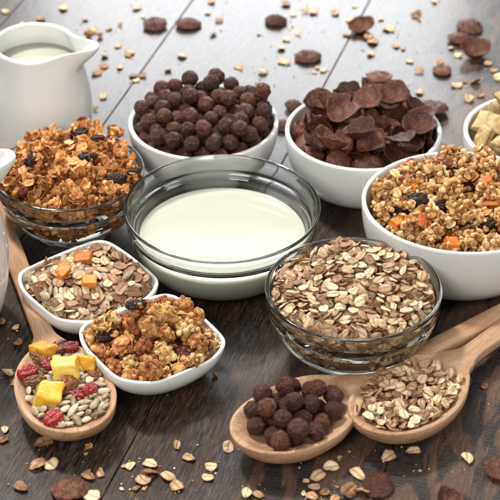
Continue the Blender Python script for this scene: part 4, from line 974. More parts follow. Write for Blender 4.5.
        2,2,60,61,272,-17,7,-81, 2,0,90,-274,226,-95,-15,12, 2,1,-73,342,160,50,5,37, 2,2,28,219,248,-17,-4,-71, 2,3,241,219,197,6,-1,99,
        2,1,77,157,255,4,14,82, 2,2,277,188,220,-15,-22,-95, 2,3,144,315,212,-69,63,-28, 2,3,-127,122,257,-37,89,-11, 2,2,-41,-64,276,97,14,9,
        2,0,-231,-163,223,98,11,7, 2,1,-253,243,196,-82,23,44, 2,1,288,64,261,-92,35,12, 2,1,-205,230,226,-2,-4,-78, 2,0,79,233,241,-55,-77,29,
        2,3,141,235,247,23,-5,-90, 2,2,298,-73,244,-4,98,1, 2,3,-25,374,282,-8,1,18, 2,1,182,158,297,-58,-76,16, 2,1,-101,369,204,20,-31,46,
    ],
    'sqchunk': [
        5,2,79,-362,283,49,-40,22, 5,1,107,-56,370,-45,4,-31, 5,4,-117,116,412,-69,-59,39, 5,6,-55,-342,221,-13,-88,18, 5,4,-293,-147,220,-22,-77,53,
        5,2,-159,-125,284,76,63,2, 5,2,82,39,446,29,-89,14, 5,6,324,-90,349,-11,-93,32, 6,6,321,-181,287,-33,87,-29, 5,3,260,158,354,-23,57,-28,
        5,3,-19,-140,306,0,70,18, 5,4,120,-152,276,-72,50,-10, 6,4,-334,-12,338,-1,-96,11, 5,1,-177,-271,209,-6,-76,56, 5,0,221,-223,218,-84,42,-31,
        5,0,-280,89,315,-79,-28,49, 5,0,145,321,312,38,-55,68, 5,2,-134,105,287,-12,-14,70, 6,2,242,-12,374,37,89,23, 5,5,-3,32,338,-93,1,29,
        6,0,152,-288,211,39,-24,-88, 5,1,42,-237,269,19,33,91, 6,0,-388,-36,248,-17,36,-61, 6,0,-81,-255,252,29,77,51, 6,4,376,31,279,-13,-91,24,
        5,3,-265,-35,247,-25,-11,93, 5,0,3,316,314,-37,-39,-18, 6,6,232,-112,240,12,-12,-37, 5,3,-241,194,221,43,74,14, 5,6,141,48,315,25,67,68,
        6,1,331,-85,212,40,-45,69, 5,0,54,160,386,88,-9,-12, 5,5,145,183,273,47,2,1, 6,2,-24,216,276,18,-15,-88, 5,2,-120,322,246,-90,-24,29,
        5,1,312,133,213,-74,5,-51, 5,4,259,41,256,-50,-82,-21, 5,3,-326,92,212,-6,5,55, 6,0,169,267,213,50,83,-6, 6,5,68,356,221,48,4,-63,
    ],
    'spball': [
        3,1,-109,-199,298,57,-31,-44, 3,4,-207,-154,226,78,55,-24, 3,0,2,-27,342,24,57,73, 3,4,-208,72,197,-49,59,54, 3,5,-115,79,286,-83,-33,24,
        3,0,-94,-42,269,17,-29,85, 3,5,232,-137,222,-43,77,-20, 3,4,80,147,317,-63,-22,15, 3,0,13,-214,225,64,64,-37, 3,3,120,-54,278,-5,-73,-35,
        3,3,225,14,299,74,-43,19, 3,3,-44,215,275,-72,1,3, 3,4,316,-35,232,79,-24,36, 3,3,-146,180,220,-32,-73,38, 3,3,116,-147,195,-61,-13,66,
        3,2,11,-96,243,40,-80,-40, 3,3,-171,-48,177,-27,31,-79, 3,2,-90,-138,187,33,-2,92, 3,0,35,166,197,77,41,47, 3,5,248,98,215,-13,38,81,
        3,1,-66,94,172,46,55,-16, 3,0,164,186,230,72,-18,-20, 3,1,32,50,246,41,88,-2, 3,0,195,-22,185,-43,-49,73, 3,5,-46,-32,157,-18,-85,45,
        3,5,78,-34,162,-13,65,25, 3,0,131,84,175,-39,57,31,
    ],
    'spoat': [
        0,4,-140,-46,220,-75,-59,-23, 0,3,-87,-187,195,-18,96,-6, 0,3,-40,-121,191,16,-36,35, 0,7,-213,-40,188,-3,-19,97, 0,5,21,1,225,6,-2,-60,
        0,0,-182,-107,207,-44,86,21, 0,4,303,-60,195,92,31,16, 0,2,230,-165,187,-93,33,-2, 0,8,94,140,207,5,-4,-25, 0,1,116,0,226,-13,98,10,
        0,3,-233,19,195,3,-1,-99, 0,8,133,-142,186,64,14,-25, 0,1,291,106,185,-87,39,-27, 0,2,-259,70,203,1,-5,28, 0,1,-313,52,186,1,2,60,
        0,4,-165,-178,184,-18,-3,47, 0,2,-277,-96,183,-15,26,-94, 0,5,-44,152,205,-15,-13,54, 0,0,56,-99,187,-58,-78,-15, 0,0,-84,18,220,-48,-85,-7,
        0,7,-102,-120,193,4,13,-30, 0,2,-298,-38,180,46,87,-8, 0,7,7,-154,179,27,-20,-89, 0,6,55,-162,191,11,94,-10, 0,7,44,247,200,1,-64,74,
        0,0,-15,58,206,-11,-37,89, 0,3,-100,59,211,2,0,98, 0,5,156,107,191,-88,-38,-8, 0,3,-49,-73,189,-26,-11,94, 0,3,-254,141,171,38,-88,-21,
        0,5,294,33,185,92,28,21, 0,7,244,148,194,-51,67,52, 0,0,-11,113,204,0,-21,-11, 0,1,309,-138,198,-39,-23,20, 0,0,120,-89,191,-4,5,-41,
        0,5,210,9,177,1,-14,59, 0,5,326,53,179,-31,91,2, 0,5,107,183,195,3,-7,-68, 0,6,-181,142,180,-3,-4,-66, 0,3,-281,35,159,-88,-43,8,
        0,7,247,-106,170,53,-83,-2, 0,7,245,34,197,1,-17,-95, 0,8,-23,21,189,52,-7,-13, 0,4,244,-42,199,-15,2,-37, 0,6,131,43,208,-94,29,8,
        0,7,-95,179,164,2,-14,-98, 0,3,-239,-149,174,-21,-9,-91, 0,1,-182,187,207,88,40,-18, 0,4,191,-90,170,-18,-3,24, 0,6,-121,123,207,-9,87,-45,
        0,8,-102,211,210,80,-54,-15, 0,5,177,61,215,77,-40,-24, 0,2,82,95,188,17,4,82, 0,7,192,177,183,-42,-89,-11, 0,6,151,153,190,21,1,-81,
        0,8,33,-193,161,89,33,-23, 0,5,166,-42,193,-17,-20,-78, 0,4,100,-204,179,80,-53,13, 0,6,7,-53,207,-18,-96,16, 0,0,143,-192,183,11,37,83,
        0,4,46,-24,189,70,69,4, 0,3,-127,126,137,30,94,11, 0,3,-226,103,185,79,59,8, 0,7,-74,88,222,-20,16,79, 0,0,203,-69,188,-18,-15,-42,
        0,2,37,211,200,-34,-37,-79, 0,8,-117,76,161,14,10,97, 0,2,-61,228,211,-18,21,60, 0,6,-119,53,142,95,15,-4, 0,0,-27,-201,154,-25,8,25,
        0,3,-79,205,179,-54,-83,4, 0,2,-39,202,209,93,25,-5, 0,8,-45,-16,196,25,72,-33, 0,0,82,-14,204,-15,-97,13, 0,5,-212,-129,176,18,-91,1,
        0,0,110,-66,175,-61,78,7, 0,4,-258,-49,165,80,58,-3, 0,6,-164,198,217,2,-95,19, 0,6,203,-120,153,62,-77,1, 0,3,30,188,190,-18,-27,-60,
        0,3,112,56,199,11,-2,89, 0,4,-94,113,164,-5,17,26, 0,0,-114,-50,200,-6,96,21, 0,0,68,-181,179,-1,-28,-83, 0,6,-17,197,192,-28,-9,70,
        0,3,158,-17,206,-20,-10,-53, 0,1,269,-5,170,-21,-6,19, 0,6,-186,-74,133,96,17,-17, 0,6,-158,177,189,-2,-19,-97, 0,7,-208,76,179,18,95,-16,
        0,2,211,181,202,-96,-13,19, 0,1,322,-56,175,-49,84,-13, 0,1,-120,-83,163,-76,60,14, 0,0,-81,36,167,7,18,20, 0,6,123,-46,160,0,-4,85,
        0,1,231,63,163,-17,-6,64, 0,2,10,87,198,-21,94,-9, 0,0,-154,4,152,0,98,-14, 0,4,-74,-202,178,72,60,-11, 0,3,-99,-118,172,-21,12,-96,
        0,7,-179,-96,186,-14,-94,-18, 0,7,123,198,168,4,-14,92, 0,0,-18,-94,178,-21,-10,96, 0,5,-196,-42,170,8,99,5, 0,5,-67,-115,134,-54,82,13,
        0,0,-216,38,152,75,63,-2, 0,4,-172,135,152,7,1,-98, 0,0,156,23,169,-25,-95,-7, 0,0,-78,88,185,2,10,33, 0,2,228,88,184,43,-83,32,
        0,0,58,168,145,15,-14,6, 0,2,-170,77,156,82,49,-18, 0,5,217,-35,149,-4,3,-2, 0,0,73,140,176,-3,9,-64, 0,7,-92,100,122,-78,-60,-6,
        0,7,-101,30,129,-17,-1,28, 0,0,-16,-57,173,-71,60,-13, 0,0,-225,27,175,67,-72,8, 0,0,28,59,186,58,79,-3, 0,2,203,16,141,5,8,-72,
        0,6,-76,-78,124,2,-3,-20, 0,4,-24,153,165,27,-94,13, 0,7,58,130,153,-98,1,-9, 0,8,82,-43,110,-3,-1,47, 0,8,41,7,124,-4,-4,-98,
        0,1,27,-30,163,89,-42,2, 0,4,-109,-35,159,9,-19,95, 0,7,-179,40,125,5,3,67, 0,7,-147,-164,169,81,-55,10, 0,1,88,64,166,71,-66,-5,
        0,5,78,0,143,0,-6,81, 0,2,125,-24,132,-6,-16,63, 0,2,-92,0,190,-10,6,-86, 0,7,177,-90,138,-6,5,-85, 0,1,65,50,148,66,71,-10,
        0,7,-12,108,127,-30,94,7, 0,7,120,48,133,7,0,-91, 0,1,6,-132,152,-98,-13,-4, 0,0,-163,-36,147,93,30,-5, 0,6,7,-126,132,-26,95,11,
        0,5,95,42,113,57,80,10, 0,3,13,-60,107,78,-60,9, 0,1,-50,-17,122,-78,-56,-20, 0,1,-76,22,110,22,-96,-3, 0,8,178,53,127,5,-12,25,
        0,4,122,126,130,7,-12,39, 0,3,42,91,117,6,-4,25, 0,1,16,15,108,-1,4,93, 0,7,152,-25,119,2,-6,-47, 0,7,-123,-56,130,-10,8,67,
        0,2,14,-58,127,-6,-10,-27, 0,0,92,-77,131,-90,-37,-11, 0,8,-1,37,132,94,-17,13, 0,3,11,-44,143,70,-69,10, 0,6,-68,-25,139,-21,-96,-11,
        0,1,-28,118,148,55,80,-11, 0,2,17,57,146,0,-32,-75, 0,2,79,-139,135,58,80,-7, 0,2,-129,-157,145,-13,6,-8, 0,6,101,-115,146,-43,-87,14,
        0,3,15,144,179,7,9,91, 0,0,-4,73,152,-4,-21,-63, 0,3,149,78,162,12,16,53, 0,5,189,137,160,-96,-24,5, 0,7,-61,-163,172,84,-22,22,
    ],
    'spfruit': [
        2,1,-325,113,210,81,50,17, 2,3,-61,131,208,-20,-27,58, 2,1,156,-203,192,-35,-22,16, 2,1,162,-125,211,-21,-14,52, 2,0,-316,-6,201,-12,97,-11,
        2,3,372,84,204,24,-20,-37, 2,1,-74,-130,199,3,-25,-61, 2,1,219,59,204,-18,-4,50, 2,3,379,-88,208,-28,-23,52, 2,2,107,94,206,-1,-17,54,
        2,1,-57,-64,172,77,54,27, 2,3,214,-208,205,-16,93,-27, 2,0,272,147,187,18,16,-96, 2,1,-187,-147,195,-92,35,-5, 2,2,-235,7,212,-19,24,78,
        2,0,165,152,194,-4,-10,78, 2,0,-161,104,192,-2,-8,-85, 2,3,-21,-92,208,82,53,-7, 2,1,-152,-16,214,97,-11,2, 2,2,28,-80,202,-30,-42,58,
        2,1,292,-60,195,-17,-3,45, 2,2,286,-150,209,73,62,18, 2,2,235,-5,225,15,98,7, 2,1,-93,-219,203,73,67,1, 2,2,354,11,196,-70,64,-18,
        2,2,-124,-182,182,-95,-26,-6, 2,1,51,-217,178,85,42,-4, 2,2,150,-56,187,-92,26,-20, 2,1,157,-69,228,86,-40,7, 2,3,-156,222,207,-54,7,13,
        2,2,-143,189,197,-34,9,45, 2,2,-75,58,209,11,3,-9, 2,0,85,27,212,8,-98,-11, 2,3,-88,132,150,4,-5,-94, 2,1,-25,188,192,-18,4,-33,
        2,1,-259,76,194,6,6,-85, 2,1,243,-125,214,-65,75,4, 2,3,327,-81,190,57,74,9, 2,2,95,-162,181,52,55,58, 2,2,227,202,211,-92,34,9,
        2,3,-214,54,219,-43,-88,12, 2,0,76,-22,207,-9,-24,-96, 2,2,-35,-1,199,-13,1,-78, 2,1,-7,-217,192,-6,8,-83, 2,3,44,-169,200,10,-4,95,
        2,1,56,138,221,88,-40,-6, 2,1,50,-52,188,24,93,10, 2,2,267,25,200,5,-3,-91, 2,1,186,166,174,-57,75,-7, 2,0,11,74,190,76,61,-15,
        2,1,69,213,190,-13,-49,-85, 2,2,-241,-88,186,93,11,-20, 2,2,207,-51,205,-5,3,-58, 2,0,143,-132,178,-56,81,-14, 2,0,-36,110,189,29,-34,-65,
        2,3,-185,-31,177,-2,96,20, 2,0,-107,95,175,-5,-1,21, 2,2,149,77,192,-78,56,-8, 2,0,215,-162,178,-20,90,-33, 2,1,-14,-36,171,-11,-18,69,
        2,3,29,130,194,-19,-11,-95, 2,1,75,-3,164,56,77,-24, 2,0,-212,-51,145,34,-92,4, 2,3,204,-6,178,7,3,-57, 2,2,10,0,159,-96,6,-22,
        2,2,-159,-87,198,-9,14,-66, 2,2,-164,-84,166,49,-84,17, 2,3,7,218,176,-85,39,13, 2,0,318,0,214,-63,-74,14, 2,3,-109,-76,152,-17,6,71,
        2,1,-15,-171,167,5,-8,88, 2,1,-298,-138,205,-71,-60,28, 2,0,-293,-73,177,86,-43,-18, 2,0,260,93,172,-27,88,25, 2,3,-204,194,201,-9,-92,14,
        2,3,-207,-64,198,85,-45,-20, 2,1,-253,-185,201,-38,1,-62, 2,1,-120,-123,201,-75,-52,35, 2,1,-154,-221,209,-17,29,-13, 2,1,-153,44,216,10,30,44,
        2,3,119,-96,202,17,15,64, 2,1,161,24,214,79,-48,-33, 2,3,115,-10,230,92,-3,-24, 2,1,-208,153,171,8,30,-11, 2,0,300,60,175,19,19,-92,
        2,2,-80,-156,169,-95,-8,-26, 2,1,216,112,188,62,-72,-29, 2,0,58,-137,172,-18,39,-58, 2,2,31,41,164,-4,-42,-89, 2,1,47,70,203,-21,9,-84,
        2,3,-273,142,194,-77,-53,20, 2,0,10,-11,202,-21,22,-85, 2,2,-309,69,184,-73,-62,16, 2,0,-83,-13,201,-57,-78,17, 2,1,116,148,149,-87,44,11,
        2,0,-78,167,183,17,14,-1, 2,3,-25,184,152,26,7,-22, 2,0,-160,120,157,14,-93,-15, 2,0,-205,-191,187,2,41,73, 2,0,-67,36,176,12,0,93,
        2,2,-223,58,174,-80,-57,-12, 2,0,-194,21,138,-92,-32,15, 2,0,172,38,158,7,10,-77, 2,1,-118,72,124,-1,10,-76, 2,1,36,171,172,-23,83,49,
        2,2,-58,67,156,-93,15,-13, 2,3,-93,-107,133,55,81,5, 2,1,68,99,164,33,-90,-21, 2,3,231,-86,179,-19,-21,52, 2,1,-186,23,186,5,-3,23,
        2,1,198,94,149,79,56,21, 2,2,96,142,192,-79,58,11, 2,0,-208,-109,155,88,39,-23, 2,2,63,136,138,-72,-66,-14, 2,2,-81,9,141,-3,21,-94,
        2,0,-255,-17,187,11,26,69, 2,1,118,87,127,-13,-9,97, 2,1,276,-106,173,-6,-20,-29, 2,0,-56,-211,170,-22,2,-13, 2,1,195,-122,194,-19,-10,69,
        2,1,113,17,181,9,98,-12, 2,2,-47,-123,143,44,46,49, 2,1,-156,-146,167,-98,-11,-6, 2,1,-116,41,166,63,72,-24, 2,2,104,66,165,14,-4,98,
        2,1,85,42,126,-18,-38,55, 2,0,140,30,123,-8,-6,95, 2,3,2,-125,179,-40,-82,33, 2,3,102,-91,176,-66,-71,-3, 2,2,-47,-5,115,-2,99,-4,
        2,1,290,4,172,-13,1,-22, 2,1,198,-15,142,-85,-49,-7, 2,2,-190,79,140,7,10,12, 2,2,238,-40,154,-50,86,1, 2,3,237,54,168,70,-9,38,
        2,2,-145,-99,138,55,82,-8, 2,1,-102,-38,173,-15,5,-90, 2,2,-165,55,159,31,7,87, 2,0,146,123,167,-52,-82,7, 2,3,-59,45,114,-9,-1,20,
        2,0,88,-128,133,3,-18,-85, 2,2,15,-73,150,-57,81,0, 2,1,-3,-134,134,57,80,-9, 2,1,-157,-5,159,-20,-96,-12, 2,0,-1,115,128,-44,88,7,
        2,0,-59,107,128,4,0,-85, 2,0,-17,101,157,43,-27,-67, 2,2,176,-132,155,82,47,8, 2,1,47,-105,147,50,24,58, 2,2,126,-8,152,-78,60,-5,
        2,3,-67,-58,118,94,-32,-4, 2,0,179,-62,165,-79,57,-13, 2,3,-141,-27,123,-5,5,-58, 2,0,118,-31,119,-7,-3,76, 2,1,14,-55,116,69,-70,4,
        2,0,18,63,114,16,6,48, 2,1,66,-52,115,0,-6,-64, 2,2,38,15,130,-80,-59,5, 2,2,-268,-14,161,-60,-75,16, 2,1,82,-45,149,-32,-93,13,
        2,2,-251,100,163,15,10,46, 2,0,-47,-37,140,5,0,99, 2,0,142,-99,140,-17,20,-76, 2,0,25,100,153,62,-74,-23, 2,3,-107,181,166,-85,-42,11,
    ],
}

# ------------------------------------------------------------------ materials
class NT:
    def __init__(self, name):
        self.m = bpy.data.materials.new(name)
        self.m.use_nodes = True
        self.t = self.m.node_tree
        self.p = self.t.nodes["Principled BSDF"]
        self.out = self.t.nodes["Material Output"]

    def n(self, typ, **kw):
        nd = self.t.nodes.new(typ)
        for k, v in kw.items():
            if k.startswith("i_"):
                nd.inputs[k[2:].replace("_", " ")].default_value = v
            else:
                setattr(nd, k, v)
        return nd

    def l(self, a, b):
        self.t.links.new(a, b)

    def math(self, op, a, b=None, c=None, clamp=False):
        nd = self.t.nodes.new("ShaderNodeMath")
        nd.operation = op
        nd.use_clamp = clamp
        for i, v in enumerate((a, b, c)):
            if v is None:
                continue
            if isinstance(v, (int, float)):
                nd.inputs[i].default_value = v
            else:
                self.l(v, nd.inputs[i])
        return nd.outputs[0]

    def mix(self, fac, a, b):
        nd = self.t.nodes.new("ShaderNodeMix")
        nd.data_type = 'RGBA'
        for v, s in ((fac, nd.inputs[0]), (a, nd.inputs[6]), (b, nd.inputs[7])):
            if isinstance(v, (int, float)):
                s.default_value = v
            elif isinstance(v, tuple):
                s.default_value = (*v[:3], 1)
            else:
                self.l(v, s)
        return nd.outputs[2]

    def ramp(self, fac, stops):
        nd = self.t.nodes.new("ShaderNodeValToRGB")
        e = nd.color_ramp.elements
        while len(e) < len(stops):
            e.new(0.5)
        for i, (p, c) in enumerate(stops):
            e[i].position = p
            e[i].color = (*c, 1) if isinstance(c, tuple) else (c, c, c, 1)
        self.l(fac, nd.inputs[0])
        return nd.outputs[0]

    def coords(self, scale=(1, 1, 1), offset=None):
        tc = self.n("ShaderNodeTexCoord")
        mp = self.n("ShaderNodeMapping")
        mp.inputs["Scale"].default_value = scale
        self.l(tc.outputs["Object"], mp.inputs["Vector"])
        if offset is not None:
            self.l(offset, mp.inputs["Location"])
        return mp.outputs[0]

    def noise(self, vec, scale=1, detail=3, rough=.5, dist=0):
        nd = self.n("ShaderNodeTexNoise")
        nd.inputs["Scale"].default_value = scale
        nd.inputs["Detail"].default_value = detail
        nd.inputs["Roughness"].default_value = rough
        nd.inputs["Distortion"].default_value = dist
        self.l(vec, nd.inputs["Vector"])
        return nd.outputs["Fac"]

    def rand(self, salt=0.0, own=0.0):
        """One random number for each piece (and each crumb of a cluster)."""
        oi = self.n("ShaderNodeObjectInfo")
        ge = self.n("ShaderNodeNewGeometry")
        a = self.math('MULTIPLY_ADD', oi.outputs["Random"], 7.13, salt)
        b = self.math('MULTIPLY_ADD', ge.outputs["Random Per Island"], 3.77, a)
        wn = self.n("ShaderNodeTexWhiteNoise", noise_dimensions='1D')
        self.l(b, wn.inputs["W"])
        if own:
            return self.math('ADD', self.math('MULTIPLY', wn.outputs["Value"], 1 - own), self.math('MULTIPLY', oi.outputs["Random"], own))
        return wn.outputs["Value"]

    def bump(self, h, strength, dist):
        nd = self.n("ShaderNodeBump")
        nd.inputs["Strength"].default_value = strength
        nd.inputs["Distance"].default_value = dist
        self.l(h, nd.inputs["Height"])
        self.l(nd.outputs[0], self.p.inputs["Normal"])
        return nd.outputs[0]

    def set(self, **kw):
        for k, v in kw.items():
            self.p.inputs[k.replace("_", " ")].default_value = v


def mat_flake(name, stops, edge_col, bump=.6, rough=.55, sc=1.0, spec=.4):
    t = NT(name)
    r = t.rand(1.7)
    v = t.coords((140 * sc, 900 * sc, 500 * sc))
    st = t.noise(v, 1, 4, .6)
    v2 = t.coords((420 * sc, 420 * sc, 420 * sc))
    bl = t.noise(v2, 1, 3, .6)
    f = t.math('ADD', t.math('MULTIPLY', t.math('SUBTRACT', st, .5), .55), r)
    f = t.math('ADD', f, t.math('MULTIPLY', t.math('SUBTRACT', bl, .5), .55), clamp=True)
    base = t.ramp(f, stops)
    at_ = t.n("ShaderNodeAttribute", attribute_name="edge")
    e = t.math('MULTIPLY', at_.outputs["Fac"], t.math('MULTIPLY_ADD', bl, 2.2, -.30), clamp=True)
    c = t.mix(e, base, edge_col)
    t.l(c, t.p.inputs["Base Color"])
    h = t.math('ADD', t.math('MULTIPLY', st, .7), t.math('MULTIPLY', bl, .8))
    t.bump(h, bump, .0006)
    t.set(Roughness=rough, Specular_IOR_Level=spec)
    t.p.inputs["Subsurface Weight"].default_value = .0
    return t.m


def mat_lump(name, stops, rough=.5, spec=.4, bscale=900, bstr=.6, bdist=.0006, salt=.3, spread=.6, sss=0, sscol=None, detail=4, mottle=300, own=0):
    t = NT(name)
    r = t.rand(salt, own)
    m = t.noise(t.coords((mottle,) * 3), 1, 4, .6)
    f = t.math('ADD', t.math('MULTIPLY', t.math('SUBTRACT', m, .5), 1.3), t.math('MULTIPLY_ADD', r, spread, .5 - spread / 2), clamp=True)
    t.l(t.ramp(f, stops), t.p.inputs["Base Color"])
    b = t.noise(t.coords((bscale,) * 3), 1, detail, .6)
    t.bump(b, bstr, bdist)
    t.l(t.math('MULTIPLY_ADD', b, .3, rough - .15, clamp=True), t.p.inputs["Roughness"])
    t.set(Specular_IOR_Level=spec)
    if sss:
        t.p.inputs["Subsurface Weight"].default_value = sss
        t.p.inputs["Subsurface Radius"].default_value = (1, .5, .2)
        t.p.inputs["Subsurface Scale"].default_value = .003
    return t.m


def mat_porcelain():
    t = NT("white_porcelain")
    t.set(Base_Color=(.77, .775, .75, 1), Roughness=.12, Specular_IOR_Level=.42)
    v = t.noise(t.coords((45, 45, 45)), 1, 2, .5)
    t.bump(v, .06, .002)
    return t.m


def mat_glass():
    t = NT("clear_glass")
    g = t.n("ShaderNodeBsdfGlass")
    g.inputs["Color"].default_value = (.985, .995, .99, 1)
    g.inputs["Roughness"].default_value = 0.0
    g.inputs["IOR"].default_value = 1.47
    b = t.n("ShaderNodeBump")
    b.inputs["Strength"].default_value = .12
    b.inputs["Distance"].default_value = .001
    t.l(t.noise(t.coords((55, 55, 90)), 1, 1, .4), b.inputs["Height"])
    t.l(b.outputs[0], g.inputs["Normal"])
    t.l(g.outputs[0], t.out.inputs[0])
    return t.m


def mat_milk():
    t = NT("milk")
    t.set(Base_Color=(.52, .525, .445, 1), Roughness=.10, Specular_IOR_Level=.45)
    t.p.inputs["Subsurface Weight"].default_value = .35
    t.p.inputs["Subsurface Radius"].default_value = (1, .8, .5)
    t.p.inputs["Subsurface Scale"].default_value = .006
    return t.m


def mat_spoon():
    t = NT("beech_wood")
    big = t.noise(t.coords((9, 60, 60)), 1, 4, .6, .6)
    fine = t.noise(t.coords((60, 900, 900)), 1, 5, .65)
    pore = t.noise(t.coords((180, 1500, 1500)), 1, 2, .5)
    f = t.math('ADD', t.math('MULTIPLY', big, .65), t.math('MULTIPLY', fine, .40), clamp=True)
    c = t.ramp(f, [(.30, (.20, .095, .045)), (.48, (.43, .245, .128)), (.62, (.57, .36, .215)), (.78, (.68, .48, .315))])
    c = t.mix(t.math('MULTIPLY_ADD', pore, 3.2, -1.9, clamp=True), c, (.15, .07, .035))
    t.l(c, t.p.inputs["Base Color"])
    t.bump(t.math('ADD', fine, t.math('MULTIPLY', pore, .8)), .7, .0007)
    t.set(Roughness=.55, Specular_IOR_Level=.35)
    return t.m


def mat_table():
    t = NT("worn_dark_boards")
    ge = t.n("ShaderNodeNewGeometry")
    isl = ge.outputs["Random Per Island"]
    cx = t.n("ShaderNodeCombineXYZ")
    t.l(t.math('MULTIPLY', isl, 13.7), cx.inputs[0])
    t.l(t.math('MULTIPLY', isl, 31.1), cx.inputs[1])
    off = cx.outputs[0]
    g1 = t.noise(t.coords((45, 560, 1), off), 1, 8, .78, .1)
    g2 = t.noise(t.coords((5, 70, 1), off), 1, 7, .68, .5)
    g3 = t.noise(t.coords((120, 1500, 1), off), 1, 3, .7, .05)
    bl = t.noise(t.coords((7, 16, 1), off), 1, 6, .62, .3)
    bl2 = t.noise(t.coords((12, 30, 1), off), 1, 7, .66, .8)
    spk = t.noise(t.coords((90, 260, 1), off), 1, 5, .7)
    fib = t.math('ADD', t.math('MULTIPLY', g1, .55), t.math('MULTIPLY', g3, .45))
    fibc = t.ramp(fib, [(.455, 0.0), (.54, .42), (.62, 1.0)])
    dark = t.mix(fibc, (.0044, .0027, .0020), (.128, .072, .046))
    grey = t.mix(fibc, (.0060, .0056, .0058), (.145, .134, .126))
    brown = t.mix(fibc, (.016, .0070, .0042), (.170, .090, .055))
    c = t.mix(t.ramp(bl, [(.50, 0.0), (.64, .85)]), dark, grey)
    c = t.mix(t.ramp(g2, [(.46, 0.0), (.60, .85)]), c, brown)
    # saw-cut bands on the right-hand board: brown wood beside dark cross-hatched stain
    tc = t.n("ShaderNodeTexCoord")
    sx = t.n("ShaderNodeSeparateXYZ")
    t.l(tc.outputs["Object"], sx.inputs[0])
    right = t.ramp(t.math('MULTIPLY_ADD', sx.outputs[1], -14.0, -.45), [(.25, 0.0), (.6, 1.0)])
    band = t.noise(t.coords((14, 46, 1), off), 1, 4, .55, .9)
    bm_ = t.math('MULTIPLY', t.ramp(band, [(.49, 0.0), (.53, 1.0)]), right)
    saw = t.n("ShaderNodeTexWave", wave_type='BANDS', bands_direction='X')
    saw.inputs["Scale"].default_value = 1
    saw.inputs["Distortion"].default_value = 7.0
    saw.inputs["Detail"].default_value = 3
    saw.inputs["Detail Scale"].default_value = 2.5
    t.l(t.coords((150, 25, 1), off), saw.inputs["Vector"])
    sw = saw.outputs["Fac"]
    rb_ = t.mix(fibc, (.075, .042, .027), (.185, .118, .082))
    rd = t.mix(sw, (.009, .008, .009), (.060, .055, .055))
    c = t.mix(t.math('MULTIPLY', right, .65), c, rd)
    c = t.mix(bm_, c, rb_)
    # worn pale flecks and a few bare patches
    w1 = t.ramp(bl2, [(.655, 0.0), (.70, .55)])
    c = t.mix(t.math('MULTIPLY', w1, fibc), c, (.20, .165, .13))
    w2 = t.ramp(spk, [(.70, 0.0), (.76, .8)])
    c = t.mix(w2, c, (.30, .28, .25))
    t.l(c, t.p.inputs["Base Color"])
    h = t.math('ADD', fib, t.math('MULTIPLY', g2, .4))
    h = t.math('ADD', h, t.math('MULTIPLY', t.math('MULTIPLY', sw, right), .18))
    t.bump(h, .62, .0016)
    t.l(t.math('MULTIPLY_ADD', fib, -.30, .56, clamp=True), t.p.inputs["Roughness"])
    t.set(Specular_IOR_Level=.32)
    t.p.inputs["Coat Weight"].default_value = .55
    t.p.inputs["Coat Roughness"].default_value = .22
    return t.m


